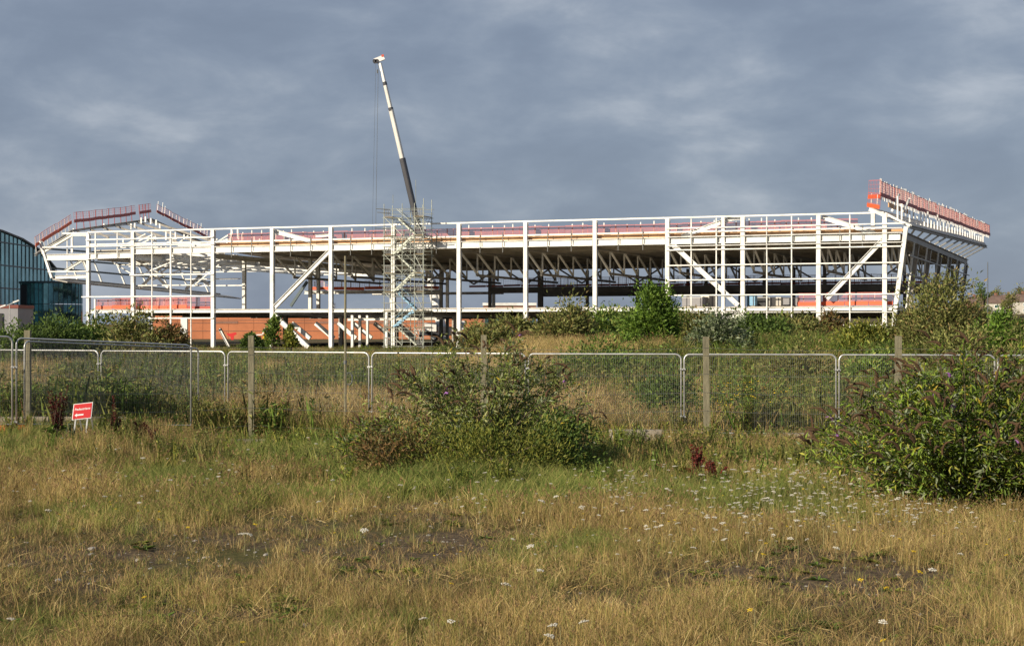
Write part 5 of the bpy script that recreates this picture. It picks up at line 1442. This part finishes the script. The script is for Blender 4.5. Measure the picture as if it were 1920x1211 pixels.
for nm, s, pr, lab in (('straw_grass', ssel, straw, 'tall golden straw grass with seed heads'), ('mixed_grass', msel, mixed, 'half dry olive grass between the straw patches'), ('green_grass', gsel, green, 'fresh green grass patches below the bushes')):
    n = s.sum()
    scatter(nm, place(x[s], y[s]), rng.uniform(0, 6.28, n), grow[s] * rng.uniform(0.75, 1.35, n), rng.integers(0, len(pr), n), pr, lab, 'grass')
# flat leaf rosettes of broad leaved weeds
def rosette(seed):
    rng = np.random.default_rng(seed); m = 16; az = rng.uniform(0, 6.28, m)
    C = np.stack([np.cos(az) * 0.01, np.sin(az) * 0.01, np.full(m, 0.01)], 1); D = np.stack([np.cos(az), np.sin(az), rng.uniform(0.15, 0.8, m)], 1)
    V_, F_, T_ = leaves(C, D, np.tile([0, 0, 1.0], (m, 1)), rng.uniform(0.06, 0.15, m), rng.uniform(0.02, 0.04, m), tints(m, YELL[0] if seed % 2 else GREEN[0], YELL[1] if seed % 2 else GREEN[1], rng), 0.3)
    return np_mesh('rosette', V_, F_, [M['leaf']], False, T_)
x, y, rng = field(1500, 9.5, 30, 2.0, 1.0, 17)
s = fbm(x * 0.7, y * 0.7, 95) + rng.normal(0, 0.08, len(x)) > 0.54; n = s.sum()
scatter('weed_rosettes', place(x[s], y[s]), rng.uniform(0, 6.28, n), rng.uniform(0.6, 1.3, n), rng.integers(0, 4, n), [rosette(780 + q) for q in range(4)], 'flat green leaf rosettes of weeds in the dry grass', 'weeds')
# herbs along the fence foot, in front
x, y, rng = field(1500, 24.5, 35.5, 2.5, 0.8, 13)
px, py = pxof(x, y), pyof(y)
w = pm([(880, 890, 320, 60, 1), (1400, 900, 260, 60, .7), (600, 840, 200, 40, .6), (150, 830, 200, 26, .5), (1650, 930, 200, 40, .8)], px, py)
s = (rng.random(len(x)) < w) & ~((px > 110) & (px < 192))
hb = [herb(700 + q, 6, 0.2, 0.5, GREEN if q % 2 else YELL, 0.12, ll=0.06, nl=20) for q in range(4)] + [herb(710, 5, 0.2, 0.5, BROWN, 0.12, ll=0.06)]
scatter('leafy_herbs', place(x[s], y[s]), rng.uniform(0, 6.28, s.sum()), rng.uniform(0.6, 1.15, s.sum()), rng.integers(0, 5, s.sum()), hb, 'leafy green herbs among the grass before the fence', 'herbs')
# tall uneven weeds and straw before the fence
x, y, rng = field(5200, 27.5, 34.6, 2.5, 0.8, 16)
n1_ = fbm(x * 0.45, y * 0.5, 91); n2_ = fbm(x * 0.8 + 40, y * 0.8, 92); px = pxof(x, y)
s = rng.random(len(x)) < np.clip((n1_ - 0.36) * 3.2, 0.06, 1) * np.where((px > 1120) & (px < 1260) & (y > 29), 0.35, 1)
wd_ = [blade_tuft(760 + q, 26, 0.13, 0.22, 0.62, 0.006, STRAW, 0.22, 0.12, 0.3) for q in range(3)] + [blade_tuft(764 + q, 28, 0.13, 0.2, 0.52, 0.007, MIX, 0.25, 0.05, 0.35) for q in range(3)] + [blade_tuft(768 + q, 28, 0.13, 0.15, 0.45, 0.007, GRN, 0.3, 0, 0.4) for q in range(2)] + [herb(772, 4, 0.25, 0.65, YELL, 0.09, ll=0.06), herb(773, 4, 0.25, 0.65, OLIVE, 0.09, ll=0.06)]
s &= ~((px > 112) & (px < 190) & (y < 33.4) & (y > 30.6)) & ~((px < 118) & (rng.random(len(x)) < 0.75))
k_ = np.clip(((n2_ - 0.30) / 0.40 * 10 + rng.normal(0, 1.8, len(x))), 0, 9.9).astype(int)
scatter('tall_weeds', place(x[s], y[s]), rng.uniform(0, 6.28, s.sum()), rng.uniform(0.55, 1.2, s.sum()), k_[s], wd_, 'tall uneven straw and green weeds just before the fence', 'weeds')
# weeds hiding the kerb
x = np.random.default_rng(33).uniform(-13, 14, 900); rng = np.random.default_rng(34); y = 34.7 - 0.03 * (x + 2) - np.abs(rng.normal(0, 0.55, 900)) - 0.15
s = rng.random(900) < 0.4 * np.clip((fbm(x * 0.45, y * 0, 88) - 0.36) * 3.5, 0.05, 1) * np.where(x < -8.3, 0.0, 1)
scatter('kerb_weeds', place(x[s], y[s]), rng.uniform(0, 6.28, s.sum()), rng.uniform(0.5, 1.2, s.sum()), rng.integers(0, 5, s.sum()), hb, 'weeds growing along the low concrete kerb', 'weeds')
# meadow behind the fence
x, y, rng = field(30000, 36.2, 176, 4, 1.35, 14)
# keep the meadow out of the building footprint
vv = (x - O0.x) * VD.x + (y - O0.y) * VD.y
s = (vv < -1.0)
x, y = x[s], y[s]
g1 = fbm(x * 0.16, y * 0.07, 71); g2 = fbm(x * 0.5, y * 0.25, 72)
mh = [blade_tuft(720 + q, 34, 0.30, 0.35, 0.8, 0.014, STRAW, 0.25, 0.3, 0.25) for q in range(4)] + [blade_tuft(730 + q, 34, 0.30, 0.3, 0.75, 0.015, MIX, 0.3, 0.1, 0.3) for q in range(4)] + \
     [herb(740 + q, 6, 0.4, 0.9, GREEN, 0.25, ll=0.10, nl=22) for q in range(3)] + [herb(745 + q, 6, 0.4, 0.9, OLIVE, 0.25, ll=0.10, nl=22) for q in range(3)] + [herb(750, 6, 0.4, 0.9, BROWN, 0.25, ll=0.09), herb(751, 6, 0.4, 0.8, YELL, 0.25, ll=0.09)]
u_ = g1 + rng.normal(0, 0.07, len(x))
px = pxof(x, y)
u_ = u_ + 0.12 * np.exp(-((px - 1000) / 180) ** 2) * sstep(60, 90, y) + 0.03 * sstep(620, 400, px) * sstep(80, 50, y) - 0.05 * sstep(900, 1250, px) * sstep(100, 60, y) - 0.09 * sstep(950, 1050, px) * sstep(56, 44, y) + 0.05 * np.exp(-((px - 560) / 120) ** 2) * sstep(70, 45, y)
idx = np.where(u_ > 0.60, rng.integers(0, 4, len(x)), np.where(u_ > 0.52, rng.integers(4, 8, len(x)), np.where(u_ > 0.44, rng.choice([4, 5, 6, 7, 11, 12, 13, 14, 15, 15], len(x)), rng.choice([4, 5, 6, 7, 8, 9, 10, 11, 12, 15, 15], len(x)))))
sc_ = (0.55 + 1.0 * g2) * rng.uniform(0.7, 1.25, len(x)) * (1 - 0.45 * sstep(80, 130, y) * sstep(930, 850, px))
scatter('meadow', place(x, y), rng.uniform(0, 6.28, len(x)), sc_, idx, mh, 'mixed green and straw coloured rough meadow behind the fence', 'meadow')

# ---- white umbels and yellow flowers
UM = [umbel_mesh(800 + q, 0.30 + 0.05 * (q % 3), 0.024 + 0.006 * (q % 3)) for q in range(5)]
rng = np.random.default_rng(90)
def from_px(px, py):
    """flower head row to depth, head about 0.32 m above ground"""
    Y = F_PX * (EYE - 0.3) / (py - HOR); return (px - 960) * Y / F_PX, Y
pts = []
for a, b, c, d, n in ((1480, 915, 190, 46, 330), (1180, 905, 130, 36, 90), (1720, 935, 160, 34, 120), (900, 910, 220, 40, 55), (330, 870, 260, 40, 60), (620, 850, 140, 40, 36), (150, 900, 160, 40, 26), (1350, 985, 380, 40, 60), (700, 800, 400, 14, 10), (1200, 815, 250, 16, 22)):
    pts += list(zip(rng.normal(a, c * 0.6, n), rng.normal(b, d * 0.6, n)))
q = np.array([from_px(a, max(b, 790)) for a, b in pts])
s = (q[:, 1] < 34.5); q = q[s]
scatter('white_umbel_flowers', place(q[:, 0], q[:, 1]), rng.uniform(0, 6.28, len(q)), rng.uniform(0.5, 1.0, len(q)), rng.integers(0, 5, len(q)), UM, 'scattered white umbel flowers among the grass before the bushes', 'flowers', tilt=rng.normal(0, 0.12, (len(q), 2)))
YM = [umbel_mesh(820 + q, 0.26, 0.015, M['yellow']) for q in range(3)]
pts = list(zip(rng.uniform(0, 1920, 90), rng.normal(950, 50, 90))) + list(zip(rng.normal(1650, 150, 50), rng.normal(930, 26, 50)))
q = np.array([from_px(a, max(b, 850)) for a, b in pts])
scatter('small_yellow_flowers', place(q[:, 0], q[:, 1]), rng.uniform(0, 6.28, len(q)), rng.uniform(0.6, 1.1, len(q)), rng.integers(0, 3, len(q)), YM, 'small yellow flowers dotted through the dry grass', 'flowers', tilt=rng.normal(0, 0.12, (len(q), 2)))
# single larger flowers of the foreground
ORD = 'first second third fourth fifth sixth seventh eighth ninth tenth eleventh twelfth thirteenth fourteenth fifteenth sixteenth seventeenth eighteenth nineteenth twentieth twenty-first twenty-second'.split()
def lone(px, py, me_s, me_h, name, label, grp, h):
    Y = F_PX * (EYE - h) / (py - HOR); X = (px - 960) * Y / F_PX
    p = Vector((X, Y, float(gz(X, Y))))
    root = empty(name, p, label, 'flower', grp)
    a = bpy.data.objects.new('stem', me_s); COL.objects.link(a); a.parent = root
    b = bpy.data.objects.new('flower_head', me_h); COL.objects.link(b); b.parent = root; b.location = (0, 0, h)
    b.rotation_euler = (rs.uniform(-.35, .35), rs.uniform(-.35, .35), rs.uniform(0, 6)); s_ = rs.uniform(0.75, 1.2); b.scale = (s_, s_, s_)
sm = MB().tube([(0, 0, -0.02), (0.008, 0.004, 0.12), (0, 0, 0.24)], 0.004, 4, 0.0025).mesh('stem'); sm.materials.append(M['stem'])
wh = umbel_mesh(850, 0.0, 0.042, stemh=False); yh = umbel_mesh(851, 0.0, 0.026, M['yellow'], stemh=False)
for n_, (px, py) in enumerate(sorted(((1000, 1066), (972, 1091), (1050, 1162), (1074, 1160), (1045, 1192), (860, 1153), (812, 1152), (1675, 1175), (458, 1000), (476, 1007), (586, 942), (197, 929), (98, 962), (25, 1165), (1788, 1033), (1496, 1012), (1583, 1030), (1732, 1059), (676, 1004), (980, 1030), (1030, 945), (1104, 946)))):
    lone(px, py, sm, wh, 'white_wildflower', 'white flat topped flower, %s from the left of those alone in the foreground grass' % ORD[n_], 'white flowers standing alone in the foreground', 0.24)
for n_, (px, py) in enumerate(sorted(((1623, 1083), (1653, 1106), (1414, 1150), (1656, 1203), (1430, 1017), (1693, 1015), (1722, 1034), (1736, 1076), (345, 989), (306, 978), (485, 982), (262, 1114), (838, 1086), (448, 1199), (1440, 1038), (1885, 1041)))):
    lone(px, py, sm, yh, 'yellow_wildflower', 'small yellow flower, %s from the left of those alone in the foreground grass' % ORD[n_], 'yellow flowers standing alone in the foreground', 0.2)
# pebbles on the bare patches
def pebble(seed):
    rng = random.Random(seed); bm = bmesh.new(); bmesh.ops.create_icosphere(bm, subdivisions=1, radius=1)
    for v in bm.verts: v.co = Vector((v.co.x * rng.uniform(.8, 1.2), v.co.y * rng.uniform(.8, 1.2), v.co.z * rng.uniform(.45, .7)))
    me = bpy.data.meshes.new('pebble'); bm.to_mesh(me); bm.free(); me.materials.append(M['stone']); return me
PB = [pebble(q) for q in range(5)]
x, y, rng = field(5200, 10, 30, 1.5, 0.9, 15)
s = rng.random(len(x)) < np.clip(pm(BARE, pxof(x, y), pyof(y)) + 0.08, 0, 1)
n = s.sum(); scatter('gravel', place(x[s], y[s]), rng.uniform(0, 6.28, n), np.exp(rng.normal(-4.3, 0.45, n)), rng.integers(0, 5, n), PB, 'small grey stones on the bare patches of ground', 'gravel')
for n_, (px, py, r) in enumerate(((173, 1031, 0.055), (576, 1172, 0.05), (21, 1058, 0.045), (110, 1098, 0.04), (258, 1046, 0.04))):
    Y = F_PX * EYE / (py - HOR); p = PG(px, Y); st = link_mesh('stone', PB[n_].copy(), None); st.location = p + Vector((0, 0, r * 0.35)); st.scale = (r, r, r); st.rotation_euler = (0, 0, n_)
    tag(st, ['pale stone near the left edge of the foreground grass', 'pale stone at the bottom left of centre', 'small stone at the far left edge', 'small stone below the left bare patch', 'small stone on the left bare patch'][n_], 'stone')
